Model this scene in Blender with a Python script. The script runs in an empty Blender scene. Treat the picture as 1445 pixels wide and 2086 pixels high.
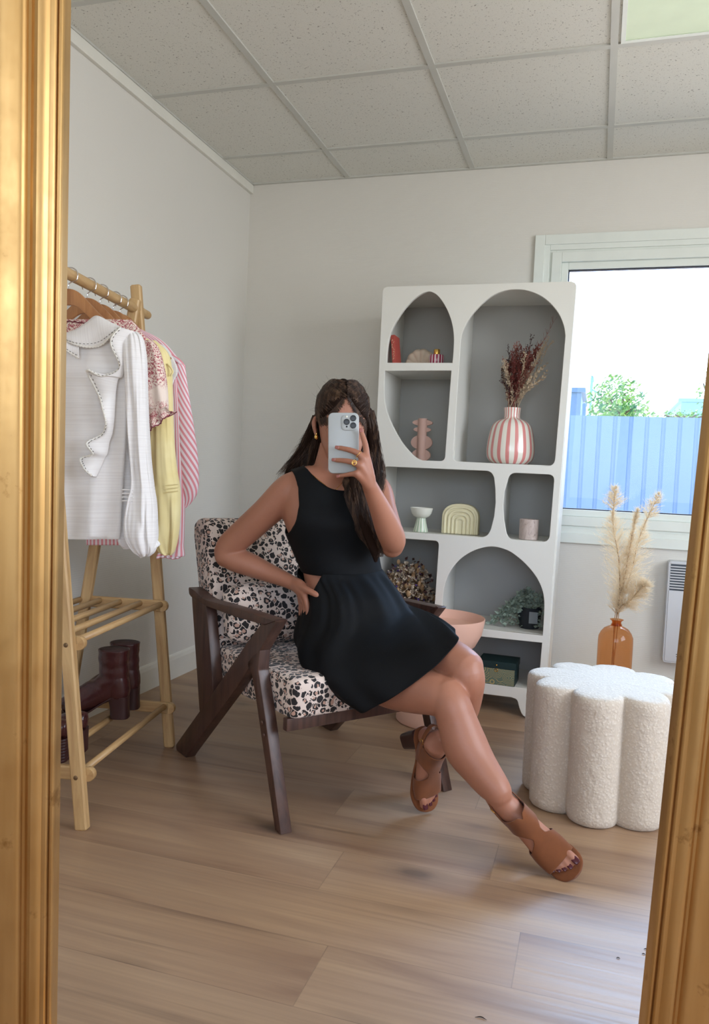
import bpy, bmesh, math, random
import numpy as np
from mathutils import Vector as V, Matrix, noise
random.seed(7)
PI = math.pi
sc = bpy.context.scene
COL = sc.collection

# ------------------------------------------------------------------ camera
EYE = V((0.0, 0.0, 0.943))
RT = V((0.954, 0.295, 0.044)).normalized()
FW = V((-0.293, 0.955, -0.051)).normalized()
UP = RT.cross(FW).normalized()
RT = FW.cross(UP).normalized()
FPX = 1600.0
cam = bpy.data.cameras.new('camera'); cam_o = bpy.data.objects.new('camera', cam); COL.objects.link(cam_o)
cam.sensor_fit = 'VERTICAL'; cam.sensor_height = 36.0; cam.lens = FPX / 2086.0 * 36.0
cam.clip_start = 0.02; cam.clip_end = 200
cam_o.matrix_world = Matrix(((RT.x, UP.x, -FW.x, EYE.x), (RT.y, UP.y, -FW.y, EYE.y), (RT.z, UP.z, -FW.z, EYE.z), (0, 0, 0, 1)))
sc.camera = cam_o

# ------------------------------------------------------------------ light
sc.view_settings.view_transform = 'Standard'
sc.view_settings.look = 'None'
sc.view_settings.gamma = 1.0
sc.view_settings.exposure = 0.0
sc.view_settings.use_curve_mapping = False
world = bpy.data.worlds.new('world'); sc.world = world; world.use_nodes = True
wn = world.node_tree; wn.nodes.clear()
wo = wn.nodes.new('ShaderNodeOutputWorld'); wb = wn.nodes.new('ShaderNodeBackground')
sky = wn.nodes.new('ShaderNodeTexSky'); sky.sky_type = 'NISHITA'; sky.sun_disc = False
sky.sun_elevation = math.radians(60); sky.sun_rotation = math.radians(10); sky.air_density = 0.6; sky.dust_density = 1.5
wb.inputs[1].default_value = 0.9
wn.links.new(sky.outputs[0], wb.inputs[0]); wn.links.new(wb.outputs[0], wo.inputs[0])

def area(name, loc, direction, sx, sy, power, color):
    l = bpy.data.lights.new(name, 'AREA'); l.shape = 'RECTANGLE'; l.size = sx; l.size_y = sy
    l.energy = power; l.color = color
    o = bpy.data.objects.new(name, l); COL.objects.link(o); o.location = loc
    o.rotation_euler = V(direction).to_track_quat('-Z', 'Y').to_euler()
    return o
sun = bpy.data.lights.new('sun', 'SUN'); sun.energy = 9.0; sun.angle = math.radians(0.6); sun.color = (1.0, 0.95, 0.86)
sun_o = bpy.data.objects.new('sun', sun); COL.objects.link(sun_o)
sun_o.rotation_euler = V((0.10, -0.53, -0.85)).to_track_quat('-Z', 'Y').to_euler()
XL, XR, YB, YF, ZC = -1.743, 2.0, 3.662, -1.5, 2.358
# added fill lamps in place of daylight at the windows; right, front unseen
area('fill_right_window', (XR - 0.02, 1.35, 1.45), (-1, 0.0, -0.1), 1.9, 1.3, 62, (0.93, 0.96, 1.0))
area('fill_front_window', (0.5, YF + 0.02, 1.45), (0.0, 1, -0.05), 2.4, 1.5, 26, (1.0, 0.97, 0.92))

area('fill_sky', (0.7, 5.0, 2.95), (-0.6, -2.6, -2.2), 2.4, 0.9, 270, (0.30, 0.60, 1.0))  # added lamp above the back window, out of view, boosting the skylight

# ------------------------------------------------------------------ helpers
def W(x, y, d):
    """the point at pixel (x, y) and depth d metres"""
    return EYE + (FW + RT * ((x - 722.5) / FPX) + UP * ((1043 - y) / FPX)) * d
def _on(x, y, n, k):
    d = FW + RT * ((x - 722.5) / FPX) + UP * ((1043 - y) / FPX)
    return EYE + d * ((k - EYE.dot(n)) / d.dot(n))
def onZ(x, y, z): return _on(x, y, V((0, 0, 1)), z)
def onY(x, y, Y): return _on(x, y, V((0, 1, 0)), Y)
def onX(x, y, X): return _on(x, y, V((1, 0, 0)), X)
def onP(x, y, P, n): return _on(x, y, n, P.dot(n))
def crop(ox, oy, s): return lambda x, y: (ox + x * s, oy + y * s)

def lin(c):
    return tuple(((v / 255 + 0.055) / 1.055) ** 2.4 if v / 255 > 0.04045 else v / 255 / 12.92 for v in c)

class NT:
    def __init__(s, name):
        s.m = bpy.data.materials.new(name); s.m.use_nodes = True; s.t = s.m.node_tree; s.t.nodes.clear()
        s.out = s.n('ShaderNodeOutputMaterial'); s.b = s.n('ShaderNodeBsdfPrincipled'); s.l(s.b.outputs[0], s.out.inputs[0])
    def n(s, t, **k):
        x = s.t.nodes.new(t)
        for a, b in k.items(): setattr(x, a, b)
        return x
    def l(s, a, b): s.t.links.new(a, b)
    def v(s, node, **k):
        for a, b in k.items():
            node.inputs[a.replace('_', ' ')].default_value = b
        return node
    def coord(s, kind='Object', scale=(1, 1, 1), rot=(0, 0, 0), loc=(0, 0, 0)):
        c = s.n('ShaderNodeTexCoord'); m = s.n('ShaderNodeMapping'); s.l(c.outputs[kind], m.inputs[0])
        m.inputs['Scale'].default_value = scale; m.inputs['Rotation'].default_value = rot; m.inputs['Location'].default_value = loc
        return m.outputs[0]
    def noise(s, co, scale, detail=3, rough=0.5, dist=0.0):
        x = s.n('ShaderNodeTexNoise'); s.l(co, x.inputs['Vector']); s.v(x, Scale=scale, Detail=detail, Roughness=rough, Distortion=dist); return x
    def ramp(s, fac, stops, interp='LINEAR'):
        r = s.n('ShaderNodeValToRGB'); s.l(fac, r.inputs[0]); r.color_ramp.interpolation = interp
        e = r.color_ramp.elements
        while len(e) < len(stops): e.new(0.5)
        for i, (p, c) in enumerate(stops):
            e[i].position = p; e[i].color = (*c, 1) if len(c) == 3 else c
        return r.outputs[0]
    def mix(s, f, a, b, mode='MIX'):
        m = s.n('ShaderNodeMix', data_type='RGBA', blend_type=mode)
        for i, q in ((0, f), (6, a), (7, b)):
            if hasattr(q, 'links'): s.l(q, m.inputs[i])
            else: m.inputs[i].default_value = q if i == 0 else (*q, 1)
        return m.outputs[2]
    def math(s, op, a, b=0.0, clamp=False):
        m = s.n('ShaderNodeMath', operation=op, use_clamp=clamp)
        for i, q in ((0, a), (1, b)):
            if hasattr(q, 'links'): s.l(q, m.inputs[i])
            else: m.inputs[i].default_value = q
        return m.outputs[0]
    def bump(s, h, strength=0.3, dist=0.002):
        b = s.n('ShaderNodeBump'); s.l(h, b.inputs['Height']); b.inputs['Strength'].default_value = strength; b.inputs['Distance'].default_value = dist
        s.l(b.outputs[0], s.b.inputs['Normal']); return b
    def col(s, c):
        if hasattr(c, 'links'): s.l(c, s.b.inputs['Base Color'])
        else: s.b.inputs['Base Color'].default_value = (*c, 1)
    def set(s, **k):
        for a, b in k.items(): s.b.inputs[a.replace('_', ' ')].default_value = b
        return s

M = {}
def simple(key, rgb, rough=0.5, metal=0.0, bump=0.0, bscale=200, var=0.06, **k):
    """a plain painted / cloth / plastic surface with slight procedural variation"""
    n = NT(key); co = n.coord('Object'); t = n.noise(co, 9, 3)
    c = lin(rgb)
    n.col(n.mix(t.outputs[0], tuple(x * (1 - var) for x in c), tuple(min(1, x * (1 + var)) for x in c)))
    n.set(Roughness=rough, Metallic=metal, **k)
    if bump:
        f = n.noise(co, bscale, 3); n.bump(f.outputs[0], bump, 0.002)
    M[key] = n.m
    return n.m

def wood(key, light, dark, rough=0.5, kind='UV', scale=(60, 3, 1), bump=0.08):
    n = NT(key); co = n.coord(kind, scale=scale)
    a = n.noise(co, 1.0, 5, 0.6, 0.6)
    n.col(n.ramp(a.outputs[0], [(0.3, lin(dark)), (0.65, lin(light))])); n.set(Roughness=rough)
    n.bump(a.outputs[0], bump, 0.001); M[key] = n.m
    return n.m

# ---- geometry
def link(name, me, mat=None, parent=None, smooth=True):
    o = bpy.data.objects.new(name, me); COL.objects.link(o)
    if mat is not None: me.materials.append(mat)
    if smooth:
        me.polygons.foreach_set('use_smooth', [True] * len(me.polygons))
    if parent is not None: o.parent = parent
    return o
def empty(name, loc=(0, 0, 0)):
    o = bpy.data.objects.new(name, None); COL.objects.link(o); o.location = loc; o.empty_display_size = 0.1; return o
def tag(o, label=None, cat=None, group=None, kind=None):
    if label: o['label'] = label
    if cat: o['category'] = cat
    if group: o['group'] = group
    if kind: o['kind'] = kind
    return o
def adopt(o, root):
    o.parent = root; o.matrix_parent_inverse = Matrix.Translation(-root.location); return o

def cr(pts, n):
    """Catmull-Rom resample of a list of equal-length tuples to n points"""
    P = np.array(pts, float); k = len(P)
    if k == 2:
        t = np.linspace(0, 1, n)[:, None]; return P[0] * (1 - t) + P[1] * t
    Q = np.vstack([2 * P[0] - P[1], P, 2 * P[-1] - P[-2]]); out = []
    for s in np.linspace(0, k - 1, n):
        i = min(int(s), k - 2); t = s - i
        a, b, c, d = Q[i], Q[i + 1], Q[i + 2], Q[i + 3]
        out.append(0.5 * (2 * b + (c - a) * t + (2 * a - 5 * b + 4 * c - d) * t * t + (3 * b - a - 3 * c + d) * t ** 3))
    return np.array(out)

class MB:
    """collects shapes and builds them as one mesh object"""
    def __init__(s): s.v = []; s.f = []; s.uv = []
    def add(s, verts, faces, uvs=None):
        k = len(s.v); s.v += [tuple(p) for p in verts]
        for i, f in enumerate(faces):
            s.f.append(tuple(k + j for j in f)); s.uv.append(uvs[i] if uvs else None)
        return s
    def loft(s, rings, caps=True, closed=True):
        """rings: list of equal-length lists of points"""
        R = np.array([[tuple(p) for p in r] for r in rings], float); m, n = R.shape[:2]
        vs = R.reshape(-1, 3); fs = []; uv = []
        per = np.linalg.norm(np.roll(R, -1, 1) - R, axis=2); along = np.zeros(m)
        for i in range(1, m): along[i] = along[i - 1] + np.linalg.norm(R[i].mean(0) - R[i - 1].mean(0))
        mid = per.mean(0); cu = np.concatenate([[0], np.cumsum(mid)])
        for i in range(m - 1):
            for j in range(n if closed else n - 1):
                jj = (j + 1) % n
                fs.append((i * n + j, i * n + jj, (i + 1) * n + jj, (i + 1) * n + j))
                uv.append(((cu[j], along[i]), (cu[j + 1], along[i]), (cu[j + 1], along[i + 1]), (cu[j], along[i + 1])))
        if caps and closed:
            fs.append(tuple(range(n))[::-1]); uv.append([(p[0], p[1]) for p in R[0][::-1]])
            fs.append(tuple((m - 1) * n + j for j in range(n))); uv.append([(p[0], p[1]) for p in R[-1]])
        return s.add(vs, fs, uv)
    def tube(s, pts, rad, n=12, res=None, flat=1.0, ref=None, round_ends=True):
        """a round (or flattened) tube through pts; rad a number or one per point"""
        k = len(pts)
        if not hasattr(rad, '__len__'): rad = [rad] * k
        arr = [tuple(V(p)) + (r,) for p, r in zip(pts, rad)]
        res = res or (2 if k == 2 else (k - 1) * 5 + 1)
        Q = cr(arr, res); rings = []
        prev = None
        T = []
        for i in range(res):
            a = Q[max(i - 1, 0), :3]; b = Q[min(i + 1, res - 1), :3]; t = V(b - a); T.append(t.normalized() if t.length > 1e-9 else V((0, 0, 1)))
        x = (V(ref) - T[0] * T[0].dot(V(ref))).normalized() if ref is not None else T[0].orthogonal().normalized()
        seq = []
        for i in range(res):
            t = T[i]; x = x - t * t.dot(x); x = x.normalized() if x.length > 1e-6 else t.orthogonal().normalized()
            y = t.cross(x); seq.append((V(Q[i, :3]), t, x.copy(), y, max(Q[i, 3], 1e-5)))
        def ring(c, x, y, r, q): return [c + x * (math.cos(a) * r * q) + y * (math.sin(a) * r * q * flat) for a in [2 * PI * j / n for j in range(n)]]
        if round_ends:
            c, t, x0, y0, r = seq[0]
            for w in (0.97, 0.8, 0.45): rings.append(ring(c - t * r * w * min(1, flat), x0, y0, r, math.sqrt(1 - w * w)))
        for c, t, xx, yy, r in seq: rings.append(ring(c, xx, yy, r, 1))
        if round_ends:
            c, t, x0, y0, r = seq[-1]
            for w in (0.45, 0.8, 0.97): rings.append(ring(c + t * r * w * min(1, flat), x0, y0, r, math.sqrt(1 - w * w)))
        return s.loft(rings)
    def ell(s, rows, n=24, res=None, p=2.0, disp=None, caps=True):
        """rows: (centre, vecA, vecB); a loft of (super)ellipses with half-axes A and B"""
        arr = [tuple(V(c)) + tuple(V(a)) + tuple(V(b)) for c, a, b in rows]
        Q = cr(arr, res or (len(rows) - 1) * 5 + 1); rings = []
        m = len(Q)
        for i, q in enumerate(Q):
            c, a, b = V(q[:3]), V(q[3:6]), V(q[6:9]); r = []
            for j in range(n):
                th = 2 * PI * j / n; cs, sn = math.cos(th), math.sin(th)
                cx = math.copysign(abs(cs) ** (2 / p), cs); sy = math.copysign(abs(sn) ** (2 / p), sn)
                f = 1 + (disp(th, i / (m - 1)) if disp else 0)
                r.append(c + a * cx * f + b * sy * f)
            rings.append(r)
        return s.loft(rings, caps)
    def lathe(s, prof, c=(0, 0, 0), n=32, axis=(0, 0, 1), cap=True):
        """prof: (radius, height)"""
        ax = V(axis).normalized(); x = ax.orthogonal().normalized() if abs(ax.z) < 0.99 else V((1, 0, 0)); y = ax.cross(x); c = V(c)
        return s.loft([[c + ax * h + (x * math.cos(2 * PI * j / n) + y * math.sin(2 * PI * j / n)) * max(r, 1e-5) for j in range(n)] for r, h in prof], cap)
    def box(s, lo, hi, bev=0.0, M4=None):
        bm = bmesh.new(); bmesh.ops.create_cube(bm, size=1)
        lo, hi = V(lo), V(hi); 
        for v in bm.verts: v.co = V([(lo[i] + hi[i]) / 2 + v.co[i] * (hi[i] - lo[i]) for i in range(3)])
        if bev: bmesh.ops.bevel(bm, geom=bm.edges[:], offset=bev, segments=2, affect='EDGES', profile=0.6)
        return s.bm(bm, M4)
    def bar(s, a, b, w, d, ref=(0, 0, 1), bev=0.0):
        """a square bar from a to b, w wide along ref, d deep"""
        a, b = V(a), V(b); z = (b - a).normalized(); x = (V(ref) - z * z.dot(V(ref))).normalized(); y = z.cross(x); L = (b - a).length
        return s.box((-w / 2, -d / 2, 0), (w / 2, d / 2, L), bev, Matrix(((x.x, y.x, z.x, a.x), (x.y, y.y, z.y, a.y), (x.z, y.z, z.z, a.z), (0, 0, 0, 1))))
    def prism(s, poly, O, ax, ay, th, bev=0.0):
        """polygon (2D points) on the plane O + ax*u + ay*v, thickened along ax x ay by th"""
        O, ax, ay = V(O), V(ax).normalized(), V(ay).normalized(); nz = ax.cross(ay)
        bm = bmesh.new(); vs = [bm.verts.new(O + ax * u + ay * v) for u, v in poly]; f = bm.faces.new(vs)
        r = bmesh.ops.extrude_face_region(bm, geom=[f])
        bmesh.ops.translate(bm, verts=[g for g in r['geom'] if isinstance(g, bmesh.types.BMVert)], vec=nz * th)
        bmesh.ops.recalc_face_normals(bm, faces=bm.faces[:])
        if bev: bmesh.ops.bevel(bm, geom=bm.edges[:], offset=bev, segments=2, affect='EDGES', profile=0.6)
        return s.bm(bm)
    def bm(s, bm, M4=None):
        if M4 is not None: bm.transform(M4)
        bm.verts.index_update(); s.add([v.co for v in bm.verts], [[v.index for v in f.verts] for f in bm.faces]); bm.free(); return s
    def sphere(s, c, r, n=12, m=8, sc_=(1, 1, 1)):
        c = V(c); return s.loft([[c + V((math.cos(2 * PI * j / n) * math.sin(PI * i / m) * r * sc_[0], math.sin(2 * PI * j / n) * math.sin(PI * i / m) * r * sc_[1], -math.cos(PI * i / m) * r * sc_[2])) for j in range(n)] for i in range(0, m + 1)], False)
    def mesh(s, name):
        me = bpy.data.meshes.new(name); me.from_pydata(s.v, [], s.f); ul = me.uv_layers.new(name='UVMap')
        flat = []
        for f, u in zip(s.f, s.uv):
            if u is None:
                for j in f: p = s.v[j]; flat += [p[0] + p[1], p[2]]
            else:
                for q in u: flat += [q[0], q[1]]
        ul.data.foreach_set('uv', flat); return me
    def build(s, name, mat=None, parent=None, smooth=True, auto=None, sub=0, bevel=0, weld=False):
        me = s.mesh(name)
        bm = bmesh.new(); bm.from_mesh(me); bmesh.ops.remove_doubles(bm, verts=bm.verts[:], dist=1e-6)
        bmesh.ops.recalc_face_normals(bm, faces=bm.faces[:]); bm.to_mesh(me); bm.free()
        o = link(name, me, mat, None, smooth)
        if smooth and auto is not None:
            lim = math.radians(auto); bm = bmesh.new(); bm.from_mesh(me)
            for e in bm.edges:
                if len(e.link_faces) == 2 and e.calc_face_angle(0) > lim: e.smooth = False
            bm.to_mesh(me); bm.free()
        if sub: m_ = o.modifiers.new('sub', 'SUBSURF'); m_.levels = sub; m_.render_levels = sub
        if parent is not None: adopt(o, parent)
        return o

def strands(name, lines, mat, parent=None, r=0.0006, taper=True):
    """many fine hairs as one curve object; lines: lists of points, optionally (points, radius)"""
    cu = bpy.data.curves.new(name, 'CURVE'); cu.dimensions = '3D'; cu.bevel_depth = r; cu.bevel_resolution = 0; cu.resolution_u = 1
    for ln in lines:
        k = 1.0
        if isinstance(ln, tuple): ln, k = ln
        sp = cu.splines.new('POLY'); sp.points.add(len(ln) - 1)
        co = []
        for p in ln: co += [p[0], p[1], p[2], 1]
        sp.points.foreach_set('co', co)
        n = len(ln)
        sp.points.foreach_set('radius', [k * (1 - 0.75 * i / (n - 1) if taper else 1) for i in range(n)])
    t = bpy.data.objects.new('tmp', cu); COL.objects.link(t)
    me = bpy.data.meshes.new_from_object(t.evaluated_get(bpy.context.evaluated_depsgraph_get())); bpy.data.objects.remove(t); bpy.data.curves.remove(cu)
    me.name = name; me.materials.clear()
    o = link(name, me, mat, None, True)
    if parent is not None: adopt(o, parent)
    return o

def plate(name, outer, holes, O, ax, ay, th, mat, parent=None, bev=0.0):
    """flat panel with holes: 2D outlines on the plane O + ax*u + ay*v; th thickness along ax x ay (centred)"""
    cu = bpy.data.curves.new(name, 'CURVE'); cu.dimensions = '2D'; cu.fill_mode = 'BOTH'; cu.extrude = th / 2 - bev; cu.bevel_depth = bev; cu.bevel_resolution = 2; cu.offset = -bev
    for loop in [outer] + holes:
        sp = cu.splines.new('POLY'); sp.points.add(len(loop) - 1); sp.use_cyclic_u = True
        for p, q in zip(sp.points, loop): p.co = (q[0], q[1], 0, 1)
    t = bpy.data.objects.new('tmp', cu); COL.objects.link(t)
    dg = bpy.context.evaluated_depsgraph_get(); me = bpy.data.meshes.new_from_object(t.evaluated_get(dg)); bpy.data.objects.remove(t)
    me.name = name
    ax, ay = V(ax).normalized(), V(ay).normalized(); nz = ax.cross(ay); O = V(O)
    me.transform(Matrix(((ax.x, ay.x, nz.x, O.x), (ax.y, ay.y, nz.y, O.y), (ax.z, ay.z, nz.z, O.z), (0, 0, 0, 1))))
    me.materials.clear()
    o = link(name, me, mat, None, False)
    if parent is not None: adopt(o, parent)
    return o
# ------------------------------------------------------------------ materials of the room
def wall_mat(key, rgb):
    n = NT(key); co = n.coord('Object')
    w = n.n('ShaderNodeTexWave', wave_type='BANDS', bands_direction='Z'); n.l(co, w.inputs[0]); n.v(w, Scale=38.0, Distortion=2.2, Detail=2.0); w.inputs['Detail Scale'].default_value = 3.0
    t = n.noise(co, 160, 2); h = n.math('ADD', n.math('MULTIPLY', w.outputs['Fac'], 0.6), n.math('MULTIPLY', t.outputs[0], 0.5))
    q = n.noise(co, 1.2, 2); c = lin(rgb)
    n.col(n.mix(q.outputs[0], tuple(x * 0.96 for x in c), tuple(x * 1.03 for x in c))); n.set(Roughness=0.6); n.bump(h, 0.22, 0.0012); M[key] = n.m
    return n.m
wall_mat('wall', (220, 217, 209))
simple('trim', (226, 224, 214), 0.35)
simple('pvc', (226, 231, 224), 0.3)
simple('gasket', (22, 26, 42), 0.5)

def floor_mat():
    n = NT('oak_floor'); co = n.coord('Object'); sp = n.n('ShaderNodeSeparateXYZ'); n.l(co, sp.inputs[0]); x, y = sp.outputs[0], sp.outputs[1]
    yy = n.math('DIVIDE', n.math('SUBTRACT', y, 1.255 - 19.0), 0.19); row = n.math('FLOOR', yy); fy = n.math('FRACT', yy)
    odd = n.math('MODULO', row, 2.0); sh = n.math('SUBTRACT', n.math('MULTIPLY', odd, 0.405), n.math('MULTIPLY', n.math('SUBTRACT', row, 100.0), 0.045))
    xx = n.math('DIVIDE', n.math('SUBTRACT', x, n.math('SUBTRACT', sh, 0.46 + 12.85)), 1.285); colm = n.math('FLOOR', xx); fx = n.math('FRACT', xx)
    cb = n.n('ShaderNodeCombineXYZ'); n.l(row, cb.inputs[0]); n.l(colm, cb.inputs[1])
    wn_ = n.n('ShaderNodeTexWhiteNoise', noise_dimensions='3D'); n.l(cb.outputs[0], wn_.inputs['Vector'])
    off = n.n('ShaderNodeVectorMath', operation='SCALE'); n.l(wn_.outputs['Color'], off.inputs[0]); off.inputs['Scale'].default_value = 40
    ad = n.n('ShaderNodeVectorMath', operation='ADD'); n.l(co, ad.inputs[0]); n.l(off.outputs[0], ad.inputs[1])
    def st(sx, sy):
        m = n.n('ShaderNodeMapping'); n.l(ad.outputs[0], m.inputs[0]); m.inputs['Scale'].default_value = (sx, sy, 1); return m.outputs[0]
    fine = n.noise(st(1.6, 120), 1.0, 4, 0.62); broad = n.noise(st(0.55, 5.5), 1.3, 4, 0.6, 0.7); mid = n.noise(st(1.1, 30), 1.0, 3, 0.6, 0.3)
    c1 = n.ramp(broad.outputs[0], [(0.30, lin((124, 92, 72))), (0.46, lin((160, 129, 102))), (0.70, lin((182, 151, 118)))])
    c2 = n.mix(n.math('MULTIPLY', n.ramp(fine.outputs[0], [(0.35, (1, 1, 1)), (0.6, (0, 0, 0))]), 0.32), c1, lin((124, 98, 80)))
    c2 = n.mix(n.math('MULTIPLY', n.ramp(mid.outputs[0], [(0.26, (1, 1, 1)), (0.38, (0, 0, 0))]), 0.5), c2, lin((92, 68, 56)))
    vo = n.n('ShaderNodeTexVoronoi', feature='F1'); n.l(st(1.25, 2.6), vo.inputs[0]); vo.inputs['Scale'].default_value = 1.9; vo.inputs['Randomness'].default_value = 1.0
    kd = n.math('ADD', vo.outputs['Distance'], n.math('MULTIPLY', n.math('SUBTRACT', broad.outputs[0], 0.5), 0.3))
    kn = n.ramp(kd, [(0.05, (1, 1, 1)), (0.13, (0.35, 0.35, 0.35)), (0.27, (0, 0, 0))])
    c2 = n.mix(n.math('MULTIPLY', kn, 0.8), c2, lin((70, 54, 48)))
    v2 = n.n('ShaderNodeTexVoronoi', feature='F1'); n.l(st(0.62, 7.0), v2.inputs[0]); v2.inputs['Scale'].default_value = 1.25
    k2 = n.ramp(n.math('ADD', v2.outputs['Distance'], n.math('MULTIPLY', n.math('SUBTRACT', fine.outputs[0], 0.5), 0.25)), [(0.05, (1, 1, 1)), (0.22, (0, 0, 0))])
    c2 = n.mix(n.math('MULTIPLY', k2, 0.5), c2, lin((84, 62, 52)))
    c2 = n.mix(0.18, c2, n.mix(wn_.outputs['Value'], lin((190, 168, 140)), lin((128, 98, 84))))
    j = n.math('MAXIMUM', n.math('LESS_THAN', fy, 0.010), n.math('LESS_THAN', fx, 0.0018))
    c2 = n.mix(n.math('MULTIPLY', j, 0.32), c2, lin((82, 64, 52)))
    n.col(c2); n.l(n.ramp(fine.outputs[0], [(0.3, (0.36,) * 3), (0.7, (0.48,) * 3)]), n.b.inputs['Roughness'])
    n.bump(n.math('SUBTRACT', n.math('MULTIPLY', fine.outputs[0], 0.4), j), 0.25, 0.0008); M['floor'] = n.m
floor_mat()

def tile_mat():
    n = NT('ceiling_tile'); co = n.coord('Object'); a = n.noise(co, 150, 2, 0.5, 0.6); b = n.noise(co, 420, 2)
    pit = n.ramp(a.outputs[0], [(0.30, (1, 1, 1)), (0.36, (0, 0, 0))]); pin = n.ramp(b.outputs[0], [(0.30, (1, 1, 1)), (0.35, (0, 0, 0))])
    k = n.math('MAXIMUM', n.math('MULTIPLY', pit, 0.75), n.math('MULTIPLY', pin, 0.5))
    n.col(n.mix(k, lin((222, 221, 212)), lin((128, 122, 112)))); n.set(Roughness=0.9); n.bump(n.math('SUBTRACT', 1.0, k), 0.5, 0.001); M['tile'] = n.m
tile_mat()
simple('grid', (196, 196, 188), 0.45)

n = NT('window_glass'); tr = n.n('ShaderNodeBsdfTransparent'); gl = n.n('ShaderNodeBsdfGlossy'); gl.inputs['Roughness'].default_value = 0.0
fr = n.n('ShaderNodeFresnel'); fr.inputs['IOR'].default_value = 1.25; mx = n.n('ShaderNodeMixShader')
tr.inputs[0].default_value = (0.98, 0.99, 1, 1)
n.l(fr.outputs[0], mx.inputs[0]); n.l(tr.outputs[0], mx.inputs[1]); n.l(gl.outputs[0], mx.inputs[2]); n.l(mx.outputs[0], n.out.inputs[0]); M['glass'] = n.m

# ------------------------------------------------------------------ room shell
T = 0.12
WX0, WX1, WZ0, WZ1 = -0.295, 1.20, 0.70, 2.005      # opening of the back window
b = MB(); b.box((XL - T, YF - T, -0.05), (XR + T, YB + T, 0.0)); tag(b.build('floor', M['floor'], smooth=False), 'pale oak plank floor running under everything in the room', kind='structure')
b = MB(); b.box((XL - T, YF - T, ZC), (XR + T, YB + T, ZC + 0.04)); tag(b.build('ceiling', M['tile'], smooth=False), kind='structure')
b = MB(); b.box((XL - T, YF - T, 0), (XL, YB + T, ZC)); tag(b.build('wall_left', M['wall'], smooth=False), kind='structure')
b = MB(); b.box((XL, YB, 0), (WX0, YB + T, ZC)); b.box((WX1, YB, 0), (XR, YB + T, ZC)); b.box((WX0, YB, 0), (WX1, YB + T, WZ0)); b.box((WX0, YB, WZ1), (WX1, YB + T, ZC))
tag(b.build('wall_back', M['wall'], smooth=False), kind='structure')
RY0, RY1, RZ0, RZ1 = 0.35, 2.35, 0.75, 2.1
b = MB(); b.box((XR, YF, 0), (XR + T, RY0, ZC)); b.box((XR, RY1, 0), (XR + T, YB, ZC)); b.box((XR, RY0, 0), (XR + T, RY1, RZ0)); b.box((XR, RY0, RZ1), (XR + T, RY1, ZC))
tag(b.build('wall_right', M['wall'], smooth=False), kind='structure')
FX0, FX1, FZ0, FZ1 = -0.75, 1.75, 0.65, 2.2
b = MB(); b.box((XL, YF - T, 0), (FX0, YF, ZC)); b.box((FX1, YF - T, 0), (XR, YF, ZC)); b.box((FX0, YF - T, 0), (FX1, YF, FZ0)); b.box((FX0, YF - T, FZ1), (FX1, YF, ZC))
tag(b.build('wall_front', M['wall'], smooth=False), kind='structure')

# suspended ceiling grid
b = MB(); g = 0.024
xs = [-1.228 + 0.6 * k for k in range(0, 6)]; ys = [3.328 - 0.6 * k for k in range(0, 9)]
for x in xs:
    b.box((x - g / 2, YF, ZC - 0.006), (x + g / 2, YB, ZC + 0.001))
for y in ys:
    b.box((XL, y - g / 2, ZC - 0.0055), (XR, y + g / 2, ZC + 0.001))
tag(b.build('trim_1', M['grid'], smooth=False), 'grey metal grid that holds the ceiling tiles', kind='structure')
b = MB(); b.box((XL, YB - 0.016, ZC - 0.008), (XR, YB, ZC + 0.001)); b.box((XR - 0.016, YF, ZC - 0.008), (XR, YB, ZC + 0.001)); b.box((XL, YF, ZC - 0.008), (XR, YF + 0.016, ZC + 0.001)); b.box((XL, YF, ZC - 0.008), (XL + 0.02, YB, ZC + 0.001))
tag(b.build('trim_2', M['grid'], smooth=False), 'edge angle around the ceiling', kind='structure')
b = MB(); b.box((XL, YF, ZC - 0.05), (XL + 0.018, YB, ZC - 0.008), 0.003)
tag(b.build('trim_3', M['trim'], smooth=False), 'white cable trunking under the ceiling on the left wall', kind='structure')
# skirting
b = MB(); b.prism([(0, 0), (0.014, 0), (0.014, 0.085), (0.010, 0.10), (0.007, 0.105), (0, 0.108)], (XL, YF, 0), (1, 0, 0), (0, 0, 1), YF - YB)
o = b.build('baseboard_left', M['trim'], smooth=False); tag(o, kind='structure')
b = MB(); b.box((XL, YB - 0.014, 0), (XR, YB, 0.105), 0.003); tag(b.build('baseboard_back', M['trim'], smooth=False), kind='structure')
b = MB(); b.box((XR - 0.014, YF, 0), (XR, YB, 0.105), 0.003); tag(b.build('baseboard_right', M['trim'], smooth=False), kind='structure')

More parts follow.
